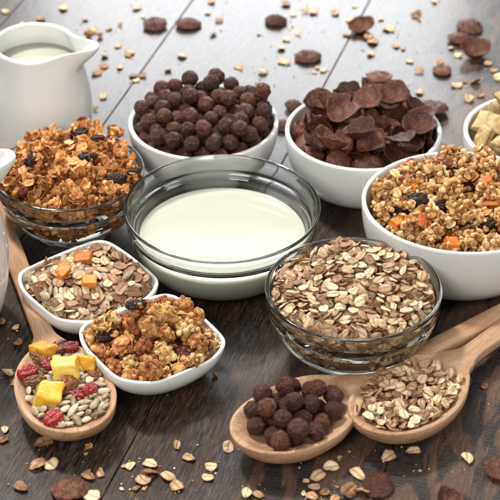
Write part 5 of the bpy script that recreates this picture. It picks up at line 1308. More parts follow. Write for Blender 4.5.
OAT = [(0, (.15, .062, .026)), (.2, (.35, .185, .085)), (.45, (.58, .375, .20)), (.75, (.75, .56, .33)), (1, (.86, .72, .45))]
MUE = [(0, (.17, .075, .035)), (.25, (.36, .20, .10)), (.5, (.55, .36, .20)), (.8, (.72, .54, .32)), (1, (.80, .68, .42))]
TOA = [(0, (.15, .038, .010)), (.3, (.45, .155, .035)), (.6, (.72, .33, .09)), (1, (.88, .57, .25))]
NUG = [(0, (.17, .045, .012)), (.3, (.46, .20, .055)), (.6, (.70, .42, .16)), (1, (.88, .68, .38))]
CHK = [(0, (.13, .028, .010)), (.3, (.40, .115, .030)), (.6, (.68, .36, .11)), (1, (.88, .66, .32))]
M = {
    'oat': mat_flake("rolled_oat", OAT, (.22, .10, .04)),
    'muesli': mat_flake("muesli_flake", MUE, (.26, .12, .055)),
    'toastflake': mat_flake("toasted_flake", TOA, (.34, .11, .03), rough=.42),
    'toast': mat_lump("toasted_granola", TOA, rough=.45, bscale=1100, bstr=.8, spread=.75),
    'nugget': mat_lump("puffed_granola", NUG, rough=.5, bscale=900, bstr=.9, spread=.75, mottle=260),
    'chunk': mat_lump("baked_granola", CHK, rough=.55, bscale=1100, bstr=1.0, bdist=.0008, spread=.85, mottle=230, own=.6),
    'seed': mat_lump("sunflower_kernel", [(0, (.13, .09, .05)), (.35, (.38, .30, .185)), (.8, (.60, .51, .35)), (1, (.70, .61, .44))], rough=.42, bscale=700, bstr=.7, mottle=420, spread=.95),
    'ball': mat_lump("chocolate_cereal", [(0, (.018, .0048, .0026)), (.5, (.064, .0175, .009)), (1, (.27, .090, .046))], rough=.22, spec=.58, bscale=1300, bstr=1.0, bdist=.0016, spread=.3, mottle=600),
    'choc': mat_lump("chocolate_flake", [(0, (.026, .0065, .0035)), (.5, (.088, .025, .0125)), (1, (.33, .125, .070))], rough=.26, spec=.50, bscale=700, bstr=1.0, bdist=.0016, spread=.4, mottle=260),
    'raisin': mat_lump("dark_raisin", [(0, (.006, .004, .004)), (1, (.040, .016, .012))], rough=.42, spec=.3, bscale=700, bstr=.7, spread=.3),
    'brown_raisin': mat_lump("amber_raisin", [(0, (.055, .012, .005)), (.5, (.18, .050, .016)), (1, (.34, .12, .04))], rough=.34, spec=.5, bscale=600, bstr=.6, sss=.2),
    'berry': mat_lump("dried_cranberry", [(0, (.05, .002, .003)), (.5, (.24, .006, .009)), (1, (.46, .03, .025))], rough=.26, spec=.55, bscale=700, bstr=.7, sss=.1, mottle=350),
    'mango': mat_lump("dried_mango", [(0, (.62, .24, .008)), (.5, (.80, .46, .03)), (1, (.88, .64, .13))], rough=.36, spec=.5, bscale=700, bstr=.8, sss=.3, spread=.9, mottle=120),
    'orangebit': mat_lump("candied_papaya", [(0, (.36, .07, .006)), (.5, (.66, .19, .014)), (1, (.80, .36, .05))], rough=.42, bscale=450, bstr=.6, sss=.2, spread=.5),
    'pillow': mat_lump("yellow_cereal", [(0, (.34, .21, .075)), (.5, (.56, .40, .18)), (1, (.72, .57, .31))], rough=.6, bscale=480, bstr=1.0, bdist=.0012, spread=.3, mottle=200),
    'strip': mat_lump("dried_fruit_strip", [(0, (.18, .02, .01)), (.5, (.48, .09, .02)), (1, (.72, .25, .05))], rough=.42, bscale=500, bstr=.6, spread=.8),
    'core_oat': mat_lump("shaded_oats", [(0, (.10, .055, .03)), (1, (.34, .22, .13))], rough=.7, bscale=500, bstr=1, mottle=350),  # filler core: shade between the flakes put into a darker oat colour
    'core_toast': mat_lump("shaded_granola", [(0, (.06, .02, .008)), (1, (.30, .12, .04))], rough=.7, bscale=500, bstr=1, mottle=350),  # core under granola, coloured dark as the shade between clusters
    'core_choc': mat_lump("shaded_chocolate", [(0, (.010, .004, .003)), (1, (.035, .013, .010))], rough=.6, bscale=500, bstr=1, mottle=350),  # core under balls and chocolate flakes, shade of the gaps in its colour
    'core_yellow': mat_lump("shaded_yellow", [(0, (.15, .09, .03)), (1, (.35, .24, .10))], rough=.7, bscale=500, bstr=1, mottle=350),  # core under the pillows, yellow darkened to stand for shade in the gaps
    'china': mat_porcelain(), 'glass': mat_glass(), 'milk': mat_milk(), 'spoon': mat_spoon(), 'table': mat_table(),
}


# ------------------------------------------------------------------ the table top
TH = math.radians(73.3)


def build_table():
    edges = [-.90, -.745, -.595, -.445, -.295, -.145, .010, .161, .305, .455, .605, .755, .905]
    bm = bmesh.new()
    g = .00016
    for a, b in zip(edges[:-1], edges[1:]):
        y0, y1 = a + g, b - g
        x0, x1 = -1.0, 1.5
        sec = [(y0, -.02), (y0, -.0012), (y0 + .0002, -.0003), (y0 + .0007, 0), (y1 - .0007, 0), (y1 - .0002, -.0003), (y1, -.0012), (y1, -.02)]
        A = [bm.verts.new((x0, y, z)) for y, z in sec]
        B = [bm.verts.new((x1, y, z)) for y, z in sec]
        n = len(sec)
        for i in range(n):
            j = (i + 1) % n
            bm.faces.new((A[i], A[j], B[j], B[i]))
        bm.faces.new(A[::-1]); bm.faces.new(B)
    bmesh.ops.recalc_face_normals(bm, faces=bm.faces[:])
    me = bpy.data.meshes.new("table_top")
    bm.to_mesh(me); bm.free()
    o = link("table_top", me, M['table'], rot=(0, 0, TH))
    tag(o, "dark worn wooden boards under all the bowls", kind="structure")


build_table()


# ------------------------------------------------------------------ vessels


def jug_mesh():
    outer = catmull([(.0290, .0004), (.0330, .008), (.0375, .024), (.0396, .044), (.0388, .060), (.0362, .074), (.0340, .0850), (.0328, .0930), (.0322, .0975)], 6)
    lip = [(.0319, .0990), (.0312, .0998), (.0303, .1001), (.0294, .0998), (.0287, .0990)]
    inner = catmull([(.0284, .0980), (.0290, .0925), (.0302, .0850), (.0326, .074), (.0354, .060), (.0362, .044), (.034, .024), (.028, .010), (.020, .006)], 5)
    prof = [(0, .0015), (.025, .0015), (.027, 0)] + outer + lip + inner + [(0, .006)]

    def warp(x, y, z):
        a = math.atan2(y, x)
        s = max(0, min(1, (z - .080) / .020))
        s = s * s * (3 - 2 * s)
        gz = math.exp(-abs(y / .0118) ** 3.2) * max(0, min(1, x / .018)) if x > 0 else 0
        k = 1 - .05 * s * math.exp(-((abs(a) - .75) / .3) ** 2)
        return (x * k + .0175 * gz * s, y * k, z + .0022 * gz * s - .0013 * s * math.exp(-((abs(a) - 1.3) / .6) ** 2))
    return lathe("milk_jug", prof, 144, warp)


def build_jug(name, loc, turn, scale, label, level=.082):
    root = link(name, jug_mesh(), M['china'], loc=loc, rot=(0, 0, turn))
    root.scale = (scale,) * 3
    tag(root, label, "milk jug")
    prof = [(0, level - .006), (.0318, level - .006), (.0309, level), (0, level)]
    mk = link("milk", lathe("jug_milk", prof, 64), M['milk'], loc=loc)
    mk.scale = (scale,) * 3
    tag(mk, "white milk inside the " + label.split(" with")[0].split(" cut")[0] + (" at the top left" if scale == 1 else " cut off at the left edge"), "milk")
    return root


p = at(35, 41, .10)
build_jug("milk_jug", (p.x, p.y, 0), math.radians(-14), 1.0, "white porcelain milk jug with its spout pointing at the bowl of chocolate balls")
p = at(-62, 252, .055)
build_jug("milk_jug", (p.x, p.y, 0), math.radians(22), 1.16, "white porcelain jug cut off by the photo edge, beside the granola glass bowl")


OVAL = {'puffs': (.965, .905, 1)}       # this bowl is not quite round


def vessel(name, key, me, mat, label, cat):
    loc, rot = spot(key)
    o = link(name, me, M[mat], loc=loc, rot=(0, 0, rot))
    o.scale = OVAL.get(key, (1, 1, 1))
    return tag(o, label, cat)


def spoon(key, length, label, cat):
    """A spoon of two parts: the carved head and its handle."""
    loc, rot = spot(key)
    root = tag(link("wooden_spoon", None, loc=loc, rot=(0, 0, rot)), label, cat)
    full = spoon_mesh(Ltot=length)
    for part, keep in (("spoon_head", lambda x: x < .062), ("spoon_handle", lambda x: x >= .062)):
        me = full.copy()
        bm = bmesh.new()
        bm.from_mesh(me)
        bmesh.ops.delete(bm, geom=[f for f in bm.faces if not keep(f.calc_center_median().x)], context='FACES')
        bm.to_mesh(me)
        bm.free()
        link(part, me, M['spoon'], root)
    return root


vessel("glass_bowl", 'oats', glass_bowl_mesh(*OATB), 'glass', "clear glass bowl heaped with plain rolled oats, in front of the milk", "bowl")
vessel("glass_bowl", 'toast', glass_bowl_mesh(*GRAB), 'glass', "clear glass bowl heaped with orange toasted granola beside the milk jug", "bowl")
vessel("cereal_bowl", 'balls', white_bowl_mesh(*BALB), 'china', "white round bowl full of chocolate cereal balls behind the milk", "bowl")
vessel("cereal_bowl", 'flakes', white_bowl_mesh(*FLKB), 'china', "white round bowl full of curled chocolate flakes", "bowl")
vessel("cereal_bowl", 'puffs', white_bowl_mesh(*PUFB), 'china', "large white bowl of golden puffed granola with black raisins", "bowl")
vessel("cereal_bowl", 'pillows', white_bowl_mesh(*PILB), 'china', "white bowl of yellow pillow cereal cut off by the photo edge", "bowl")
vessel("square_dish", 'sqmuesli', square_bowl_mesh(), 'china', "white square dish of muesli flakes topped with orange fruit cubes", "dish")
vessel("square_dish", 'sqchunk', square_bowl_mesh(), 'china', "white square dish heaped with baked granola clusters", "dish")
spoon('spball', .30, "wooden spoon holding chocolate cereal balls, handle behind the oat spoon", "spoon")
spoon('spoat', .26, "wooden spoon holding rolled oats, nearest the lower right corner", "spoon")
spoon('spfruit', .32, "wooden spoon holding seeds with yellow and red dried fruit", "spoon")

loc, _ = spot('milk')
root = link("milk_bowl", milk_bowl_mesh(), M['glass'], loc=loc)
tag(root, "large clear glass bowl with stepped rim, holding milk in the centre", "bowl")
mp = [(0, .00535)] + [(r + .0003, z - .0002) for r, z in hemi(0.024, 0.0620, 0.006, 0.0340, n=40, p=0.85) if z < .0305] + [(.0606, .0309), (.0590, .0304), (.057, .0302), (0, .0301)]
mp = [(r * MILK_XY, z) for r, z in mp]
mk = link("milk", lathe("bowl_milk", mp, 128), M['milk'], loc=loc)
tag(mk, "pale creamy milk filling the stepped glass bowl in the centre", "milk")


# ------------------------------------------------------------------ cereal heaps (settled positions, packed)
def unpack(name):
    raw = HEAPS[name]
    out = []
    for i in range(0, len(raw), 8):
        k, v, x, y, z, b, c, d = raw[i:i + 8]
        b, c, d = b / 99, c / 99, d / 99
        q = Quaternion((math.sqrt(max(0, 1 - b * b - c * c - d * d)), b, c, d)).normalized()
        out.append((KINDS[k], v, Vector((x, y, z)) * 1e-4, q))
    return out


def piece_mesh(kind, v, mat=None):
    me = kind_meshes(kind)[v]
    mat = mat or kind
    key = (kind, v, mat)
    if key not in _pm:
        m2 = me if mat == kind else me.copy()
        if not m2.materials:
            m2.materials.append(M[mat])
        else:
            m2.materials[0] = M[mat]
        _pm[key] = m2
    return _pm[key]


_pm = {}


def merge(name, items, core=None, core_mat=None, kinds_mat=()):
    """Many pieces as one mesh; items are (kind, variant, matrix)."""
    V, F, E, MI = [], [], [], []
    mats = list(kinds_mat)
    nv = 0
    for kind, v, Mx in items:
        me = kind_meshes(kind)[v]
        n = len(me.vertices)
        co = np.empty(n * 3, np.float32)
        me.vertices.foreach_get('co', co)
        co = co.reshape(-1, 3)
        A = np.array(Mx)[:3]
        V.append(co @ A[:, :3].T + A[:, 3])
        ed = np.zeros(n, np.float32)
        if 'edge' in me.attributes:
            me.attributes['edge'].data.foreach_get('value', ed)
        E.append(ed)
        F += [[i + nv for i in p.vertices] for p in me.polygons]
        MI += [mats.index(kind)] * len(me.polygons)
        nv += n
    if core is not None:
        co = np.array([tuple(q.co) for q in core.vertices])
        V.append(co); E.append(np.zeros(len(co), np.float32))
        F += [[i + nv for i in p.vertices] for p in core.polygons]
        MI += [len(mats)] * len(core.polygons)
    V = np.concatenate(V)
    me = mesh_from(name, V.tolist(), F)
    at_ = me.attributes.new('edge', 'FLOAT', 'POINT')
    at_.data.foreach_set('value', np.concatenate(E))
    for k in mats:
        me.materials.append(M[k])
    if core_mat:
        me.materials.append(M[core_mat])
    me.polygons.foreach_set('material_index', MI)
    return me


def surface_scatter(core, kinds, n, seed, lift=.001, zmin=.0):
    """Random pieces lying on the surface of a core heap."""
    rnd = random.Random(seed)
    polys = [q for q in core.polygons if q.center.z > zmin]
    ar = np.cumsum([q.area for q in polys])
    out = []
    for i in range(n):
        q = polys[int(np.searchsorted(ar, rnd.random() * ar[-1]))]
        vs = [core.vertices[j].co for j in q.vertices]
        ws = [rnd.random() + .05 for _ in vs]
        s = sum(ws)
        c = Vector((0, 0, 0))
        for a, b in zip(ws, vs):
            c += b * (a / s)
        nrm = (q.normal + Vector((rnd.gauss(0, .35), rnd.gauss(0, .35), rnd.gauss(0, .35)))).normalized()
        R = nrm.to_track_quat('Z', 'Y') @ Quaternion((0, 0, 1), rnd.random() * 6.28)
        k = rnd.choice(kinds)
        out.append((k, rnd.randrange(len(kind_meshes(k))), Matrix.LocRotScale(c + q.normal * lift, R, None)))
    return out


NAMES = {'oat': ("oat_flake", "oat flake"), 'muesli': ("muesli_flake", "cereal flake"), 'seed': ("sunflower_seed", "seed"),
         'ball': ("cereal_ball", "cereal ball"), 'choc': ("chocolate_flake", "chocolate flake"), 'chunk': ("granola_cluster", "granola cluster"),
         'nugget': ("puffed_granola_cluster", "granola cluster"), 'toast': ("toasted_granola_cluster", "granola cluster"), 'toastflake': ("toasted_flake", "cereal flake"),
         'raisin': ("raisin", "raisin"), 'berry': ("dried_cranberry", "dried cranberry"), 'mango': ("mango_cube", "dried mango"),
         'orangebit': ("papaya_cube", "dried papaya"), 'pillow': ("cereal_pillow", "cereal pillow"), 'strip': ("dried_fruit_strip", "dried fruit"), 'disc': ("chocolate_flake", "chocolate flake")}


def to_px(P):
    v = P - Vector((0, -CAM_D, CAM_H))
    fw = v.y * math.cos(PITCH) - v.z * math.sin(PITCH)
    up = v.y * math.sin(PITCH) + v.z * math.cos(PITCH)
    return 250 + FPX * v.x / fw, 250 - FPX * up / fw


def heap(name, labels, limits, core=None, core_mat=None, scatter=None, rest_name=None, rest_label=None, special=(), mats={}, ztrim=1, extremes=None):
    loc, rot = spot(name)
    W = Matrix.Translation(loc) @ Matrix.Rotation(rot, 4, 'Z')
    ov = Vector(OVAL.get(name, (1, 1, 1)))
    cnt, rest, placed = {}, [], []
    foot = name in ('oats', 'toast')
    for kind, v, pos, q in unpack(name):
        if foot:        # the heap sits on the thick glass foot
            top = 0.049
            if pos.z < top:
                pos.z = GFLOOR + .0005 + (pos.z - .0075) * (top - GFLOOR - .0005) / (top - .0075)
        if name == 'sqchunk' and pos.z < .015 and math.hypot(pos.x, pos.y) > .030:
            continue
        if name == 'spball':
            pos = Vector((pos.x - .0045, pos.y, pos.z + .0004))
        if name == 'spoat':     # a fuller spoon
            pos = Vector((pos.x * 1.07, pos.y * 1.05, pos.z + .0028))
        if pos.z > ztrim:
            continue
        cnt[kind] = cnt.get(kind, 0) + 1
        if cnt[kind] > limits.get(kind, 999):
            rest.append((kind, v, Matrix.LocRotScale(pos, q, None)))
            continue
        nm, cat = NAMES[kind]
        o = bpy.data.objects.new(nm, piece_mesh(kind, v, mats.get(kind)))
        COL.objects.link(o)
        o.rotation_mode = 'QUATERNION'
        o.location = W @ (pos * ov)
        o.rotation_quaternion = W.to_quaternion() @ q
        if kind in ('ball', 'seed'):        # no two quite alike
            h = (math.sin(pos.x * 9173 + pos.y * 3571) * 43758.5) % 1
            o.scale = (.90 + .16 * h, .94 + .12 * ((h * 7) % 1), .88 + .18 * ((h * 13) % 1))
        lab, grp = labels[kind]
        tag(o, lab, cat, grp)
        placed.append((kind, o))
    if extremes:        # pieces that stand out by their place get labels of their own
        k0, what = extremes
        seen = [(to_px(o.location), o) for k, o in placed if k == k0]
        seen = seen[:max(8, len(seen) // 2)]
        for word, key in (("highest in the photo", lambda q: q[0][1]), ("lowest in the photo", lambda q: -q[0][1]),
                          ("leftmost", lambda q: q[0][0]), ("rightmost one in view", lambda q: -q[0][0])):
            q = min(seen, key=key)
            if q[1]['label'] == labels[k0][0] and 0 < q[0][0] < 495:
                q[1]['label'] = what + ", " + word
                seen.remove(q)
    for kind, px, py, lab in special:
        best, bd = None, 1e9
        for k, o in placed:
            if k == kind and 'sp' not in o:
                x, y = to_px(o.location)
                d = math.hypot(x - px, y - py)
                if d < bd:
                    best, bd = o, d
        if best is not None:
            best['label'] = lab
            best['sp'] = 1
            if DEBUG:
                print("SPECIAL", name, lab, "wanted", (px, py), "got", [round(c) for c in to_px(best.location)])
    for k, o in placed:
        if 'sp' in o:
            del o['sp']
    if core is not None:
        its = surface_scatter(core, *scatter) if scatter else []
        its += rest
        ks = sorted(set(i[0] for i in its))
        me = merge(rest_name, its, core, core_mat, ks)
        o = link(rest_name, me, None, loc=loc, rot=(0, 0, rot))
        o.scale = ov
        tag(o, rest_label, "cereal", kind="stuff")


DEBUG = False


def set_on(pieces):
    """Larger fruit pieces resting on the heaps: kind, variant, photo place, turn, material, label, group."""
    bpy.context.view_layer.update()
    dg = bpy.context.evaluated_depsgraph_get()
    eye = Vector(cam.location)
    found = []
    for (kind, v, px, py, turn, tilt, sc, mat, lab, grp, sink) in pieces:
        d = (at(px, py) - eye).normalized()
        o0 = eye
        for _ in range(12):
            hit, P, N, idx, ob, mx = S.ray_cast(dg, o0, d)
            if not hit or not (ob.name.startswith("glass") or ob.name.startswith("milk_bowl")):
                break
            o0 = P + d * 1e-4
        found.append((kind, v, P, turn, tilt, sc, mat, lab, grp, sink))
    for (kind, v, P, turn, tilt, sc, mat, lab, grp, sink) in found:
        nm, cat = NAMES[kind]
        o = bpy.data.objects.new(nm, piece_mesh(kind, v, mat))
        COL.objects.link(o)
        o.location = P + Vector((0, 0, sink))
        o.rotation_euler = (tilt, tilt * .6 - .1, turn)
        o.scale = (sc,) * 3
        tag(o, lab, cat, grp)

def raised(core):
    """Lift the lower part of a core heap onto the thick glass foot."""
    for q in core.vertices:
        if q.co.z < .049:
            q.co.z = GFLOOR + .0005 + (q.co.z - .0075) * (.049 - GFLOOR - .0005) / (.049 - .0075)
    core.update()
    return core


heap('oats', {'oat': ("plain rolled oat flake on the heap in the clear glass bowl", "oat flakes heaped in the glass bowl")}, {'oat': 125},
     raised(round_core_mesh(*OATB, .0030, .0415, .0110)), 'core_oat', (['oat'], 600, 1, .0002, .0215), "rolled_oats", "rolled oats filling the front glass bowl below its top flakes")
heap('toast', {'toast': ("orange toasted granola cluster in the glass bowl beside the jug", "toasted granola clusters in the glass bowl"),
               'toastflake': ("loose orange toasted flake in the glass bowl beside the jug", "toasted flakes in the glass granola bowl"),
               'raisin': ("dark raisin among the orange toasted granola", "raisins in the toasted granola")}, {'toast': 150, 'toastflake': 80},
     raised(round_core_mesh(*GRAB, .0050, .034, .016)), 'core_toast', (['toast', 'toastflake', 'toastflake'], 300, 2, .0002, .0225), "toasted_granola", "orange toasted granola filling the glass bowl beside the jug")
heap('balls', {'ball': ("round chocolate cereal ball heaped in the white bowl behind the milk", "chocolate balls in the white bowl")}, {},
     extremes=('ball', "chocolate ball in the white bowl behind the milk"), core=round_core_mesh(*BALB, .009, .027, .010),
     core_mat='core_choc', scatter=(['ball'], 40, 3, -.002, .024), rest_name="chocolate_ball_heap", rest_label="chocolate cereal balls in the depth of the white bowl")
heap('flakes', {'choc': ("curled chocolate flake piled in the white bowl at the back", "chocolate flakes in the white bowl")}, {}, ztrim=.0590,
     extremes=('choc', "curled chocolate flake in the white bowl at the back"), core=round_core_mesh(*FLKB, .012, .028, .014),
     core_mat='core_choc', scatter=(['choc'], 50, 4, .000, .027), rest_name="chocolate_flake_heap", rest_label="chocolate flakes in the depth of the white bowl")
heap('puffs', ztrim=.0665, labels={'nugget': ("golden puffed granola cluster in the large white bowl", "granola clusters in the large white bowl"),
               'toastflake': ("toasted flake among the puffed granola in the large white bowl", "toasted flakes in the large white bowl"),
               'raisin': ("black raisin in the puffed granola of the large white bowl", "raisins in the large white bowl"),
               'orangebit': ("orange fruit piece in the puffed granola of the large white bowl", "orange fruit in the large white bowl"),
               'strip': ("thin red-brown fruit strip in the puffed granola of the large white bowl", "fruit strips in the large white bowl")}, limits={'nugget': 170},
     core=round_core_mesh(*PUFB, .0060, .041, .009), core_mat='core_toast', scatter=(['nugget', 'nugget', 'toastflake'], 240, 5, .0005, .038), rest_name="puffed_granola", rest_label="golden puffed granola filling the large white bowl")
heap('pillows', {'pillow': ("yellow pillow-shaped cereal piece in the white bowl at the photo edge", "yellow pillows in the white bowl")}, {},
     round_core_mesh(*PILB, .012, .028, .010), 'core_yellow', (['pillow'], 30, 6, -.001, .024), "yellow_cereal_heap", "yellow cereal in the depth of the white bowl")
heap('sqmuesli', {'muesli': ("thin brown and cream muesli flake in the square dish", "muesli flakes in the square dish"),
                  'seed': ("pale sunflower seed among the muesli in the square dish", "seeds in the square muesli dish"),
                  'orangebit': ("orange papaya cube on the muesli", None)}, {'muesli': 170, 'seed': 40},
     square_core_mesh(zf=.0185, dome=.0075, gap=.004), 'core_oat', (['muesli', 'muesli', 'seed'], 150, 7, .0005, .017), "muesli", "brown muesli filling the square dish")
heap('sqchunk', {'chunk': ("rough baked granola cluster heaped in the square white dish", "baked clusters in the square dish"),
                 'nugget': ("small grainy granola cluster heaped in the square white dish", "small clusters in the square dish"),
                 'raisin': ("dark raisin in the dish of baked granola clusters", None)}, {}, extremes=('chunk', "rough baked granola cluster in the square dish"), core=square_core_mesh(zf=.014, dome=.008, gap=.006),
     core_mat='core_toast', scatter=(['chunk', 'nugget'], 26, 8, .000, .0165), rest_name="baked_granola", rest_label="baked granola filling the square dish")
heap('spball', {'ball': ("round chocolate cereal ball piled on the wooden spoon", "chocolate balls on the wooden spoon")}, {}, extremes=('ball', "chocolate ball on the wooden spoon"))
heap('spoat', {'oat': ("plain rolled oat flake lying on the wooden spoon", "oat flakes on the wooden spoon")}, {'oat': 100})
loc, rot = spot('spoat')
under = [(k, v, Matrix.LocRotScale(Vector((-p.x * 1.04, -p.y * 1.02, p.z + .0006)), Quaternion((0, 0, 1), PI) @ q, None)) for k, v, p, q in unpack('spoat') if abs(p.x) < .036]
o = link("rolled_oats", merge("rolled_oats", under, None, None, ['oat']), None, loc=loc, rot=(0, 0, rot))
tag(o, "rolled oats filling the hollow of the wooden oat spoon", "cereal", kind="stuff")
heap('spfruit', {'seed': ("greyish sunflower seed on the spoon of dried fruit", "seeds on the fruit spoon"),
                 'mango': ("yellow dried mango cube on the spoon of seeds", None),
                 'berry': ("wrinkled red dried cranberry on the spoon of seeds", "cranberries on the fruit spoon"),
                 'raisin': ("amber brown raisin on the spoon of seeds", "raisins on the fruit spoon")}, {}, mats={'raisin': 'brown_raisin'})


R_, B_, O_, Mg = 'raisin', 'berry', 'orangebit', 'mango'
set_on([
    (R_, 0, 88, 156, .3, .2, .85, None, "large dark raisin in the middle of the toasted granola", None, -.001),
    (R_, 1, 32, 158, 1.2, .1, .9, None, "small dark raisin at the left of the toasted granola", None, -.001),
    (R_, 2, 80, 131, .2, .2, .8, None, "dark raisin near the top of the toasted granola", None, -.001),
    (R_, 3, 117, 178, .4, .3, .9, None, "long dark raisin at the right of the toasted granola, near the milk bowl", None, -.001),
    (R_, 1, 134, 170, .1, .1, .65, None, "dark raisin against the right rim of the toasted granola bowl", None, -.001),
    (R_, 0, 98, 137, .1, .1, .6, None, "smallest dark raisin at the back of the toasted granola", None, -.001),
    (R_, 0, 399, 209, .25, .1, 1.15, None, "black raisin at the left of the large white granola bowl", None, -.001),
    (R_, 1, 417, 199, .1, .1, 1.2, None, "black raisin beside the leftmost one in the large white granola bowl", None, -.001),
    (R_, 2, 453, 173, .1, .1, 1.1, None, "black raisin in the upper middle of the large white granola bowl", None, -.001),
    (R_, 3, 468, 186, 1.2, .2, 1.2, None, "big upright black raisin in the middle of the large white granola bowl", None, .000),
    (R_, 0, 444, 161, .1, .1, 1.1, 'brown_raisin', "reddish raisin at the back top of the large white granola bowl", None, .000),
    (R_, 1, 489, 224, 1.0, .3, 1.05, None, "black raisin at the front right of the large white granola bowl", None, -.001),
    (R_, 2, 436, 204, .1, .3, 1.0, None, "black raisin half buried in the centre of the large white granola bowl", None, -.002),
    (O_, 1, 397, 223, .4, .3, .7, None, "yellow-orange fruit piece at the left front of the large white granola bowl", None, 0),
    (O_, 2, 452, 243, 2.0, .2, .75, None, "orange fruit piece by the front rim of the large white granola bowl", None, 0),
    (O_, 0, 486, 181, .4, .3, .65, None, "orange fruit piece right of the upright raisin in the large white bowl", None, 0),
    (O_, 3, 413, 186, .9, .3, .6, None, "orange fruit piece at the back left of the large white granola bowl", None, 0),
    (R_, 3, 136, 303, .2, .2, .85, None, "dark raisin at the back of the dish of baked granola clusters", None, -.002),
    (R_, 0, 106, 333, 1.3, .2, 1.0, None, "dark raisin at the left end of the dish of baked granola clusters", None, -.001),
    (R_, 1, 186, 352, .2, .2, 1.1, 'brown_raisin', "brown raisin towards the right end of the dish of baked granola clusters", None, -.001),
    (O_, 0, 63, 273, .9, .2, .92, None, "orange papaya cube on the muesli, leftmost of three", None, .001),
    (O_, 2, 84, 260, .3, .2, .95, None, "orange papaya cube on the muesli, farthest back of three", None, .001),
    (O_, 1, 89, 283, -.1, .2, .95, None, "orange papaya cube on the muesli, nearest the front of three", None, .001),
    (Mg, 0, 44, 354, 2.6, .25, .85, None, "yellow mango cube on the seed spoon, nearest the handle", None, .002),
    (Mg, 1, 66, 372, 2.9, .2, .98, None, "large yellow mango cube in the middle of the seed spoon", None, .003),
    (Mg, 2, 49, 398, .1, .15, .95, None, "yellow mango cube on the seed spoon, nearest the rounded tip", None, .002),
    (Mg, 3, 88, 364, 2.8, .5, .8, None, "pale yellow mango piece on the seed spoon, beside the square dish of clusters", None, .001),
    (R_, 2, 59, 349, .4, .2, 1.0, 'brown_raisin', "amber raisin on the seed spoon behind the two front mango cubes, nearest the handle", None, .001),
    (R_, 0, 41, 358, 2.2, .3, 1.1, 'brown_raisin', "amber raisin on the seed spoon beside the mango cube nearest the handle", None, .002),
    (B_, 0, 28, 374, .7, .2, .9, None, "red cranberry at the left rim of the seed spoon", None, .001),
    (B_, 1, 51, 366, .4, .2, .8, None, "small red cranberry left of the large mango cube", None, .001),
    (R_, 1, 66, 386, 1.0, .3, 1.15, 'brown_raisin', "amber raisin in the centre of the seed spoon, below the large mango cube", None, .001),
    (B_, 2, 81, 398, .5, .1, 1.05, None, "largest red cranberry, at the right of the seed spoon", None, .002),
    (B_, 3, 90, 391, 1.5, .2, .8, None, "red cranberry at the right rim of the seed spoon", None, .001),
    (R_, 3, 95, 373, 1.8, .3, 1.0, 'brown_raisin', "amber raisin at the right rim of the seed spoon, by the pale mango piece", None, .001),
    (B_, 0, 54, 420, 1.1, .1, .95, None, "red cranberry at the front tip of the seed spoon", None, .001),
    (R_, 2, 70, 421, .6, .2, 1.05, 'brown_raisin', "amber raisin at the front tip of the seed spoon, right of a cranberry", None, .001),
    (R_, 1, 35, 383, .3, .2, .9, 'brown_raisin', "amber raisin at the left of the seed spoon, below the red cranberry", None, .001),
    (B_, 1, 71, 349, .3, .2, .7, None, "small red cranberry on the seed spoon near the pale mango piece", None, .001),
])


# ------------------------------------------------------------------ loose pieces on the boards
def lay(kind, v, px, py, turn, tilt=0, tilt_dir=0, scale=1.0, mat=None):
    me = piece_mesh(kind, v, mat)
    R = Matrix.Rotation(tilt_dir, 4, 'Z') @ Matrix.Rotation(tilt, 4, 'X') @ Matrix.Rotation(turn, 4, 'Z')
    zmin = min((R @ q.co).z for q in me.vertices) * scale
    nm, cat = NAMES[kind]
    o = bpy.data.objects.new(nm, me)
    COL.objects.link(o)
    P = at(px, py, .001)
    o.location = (P.x, P.y, -zmin + .0001)
    o.rotation_euler = R.to_euler()
    o.scale = (scale,) * 3
    return o, cat


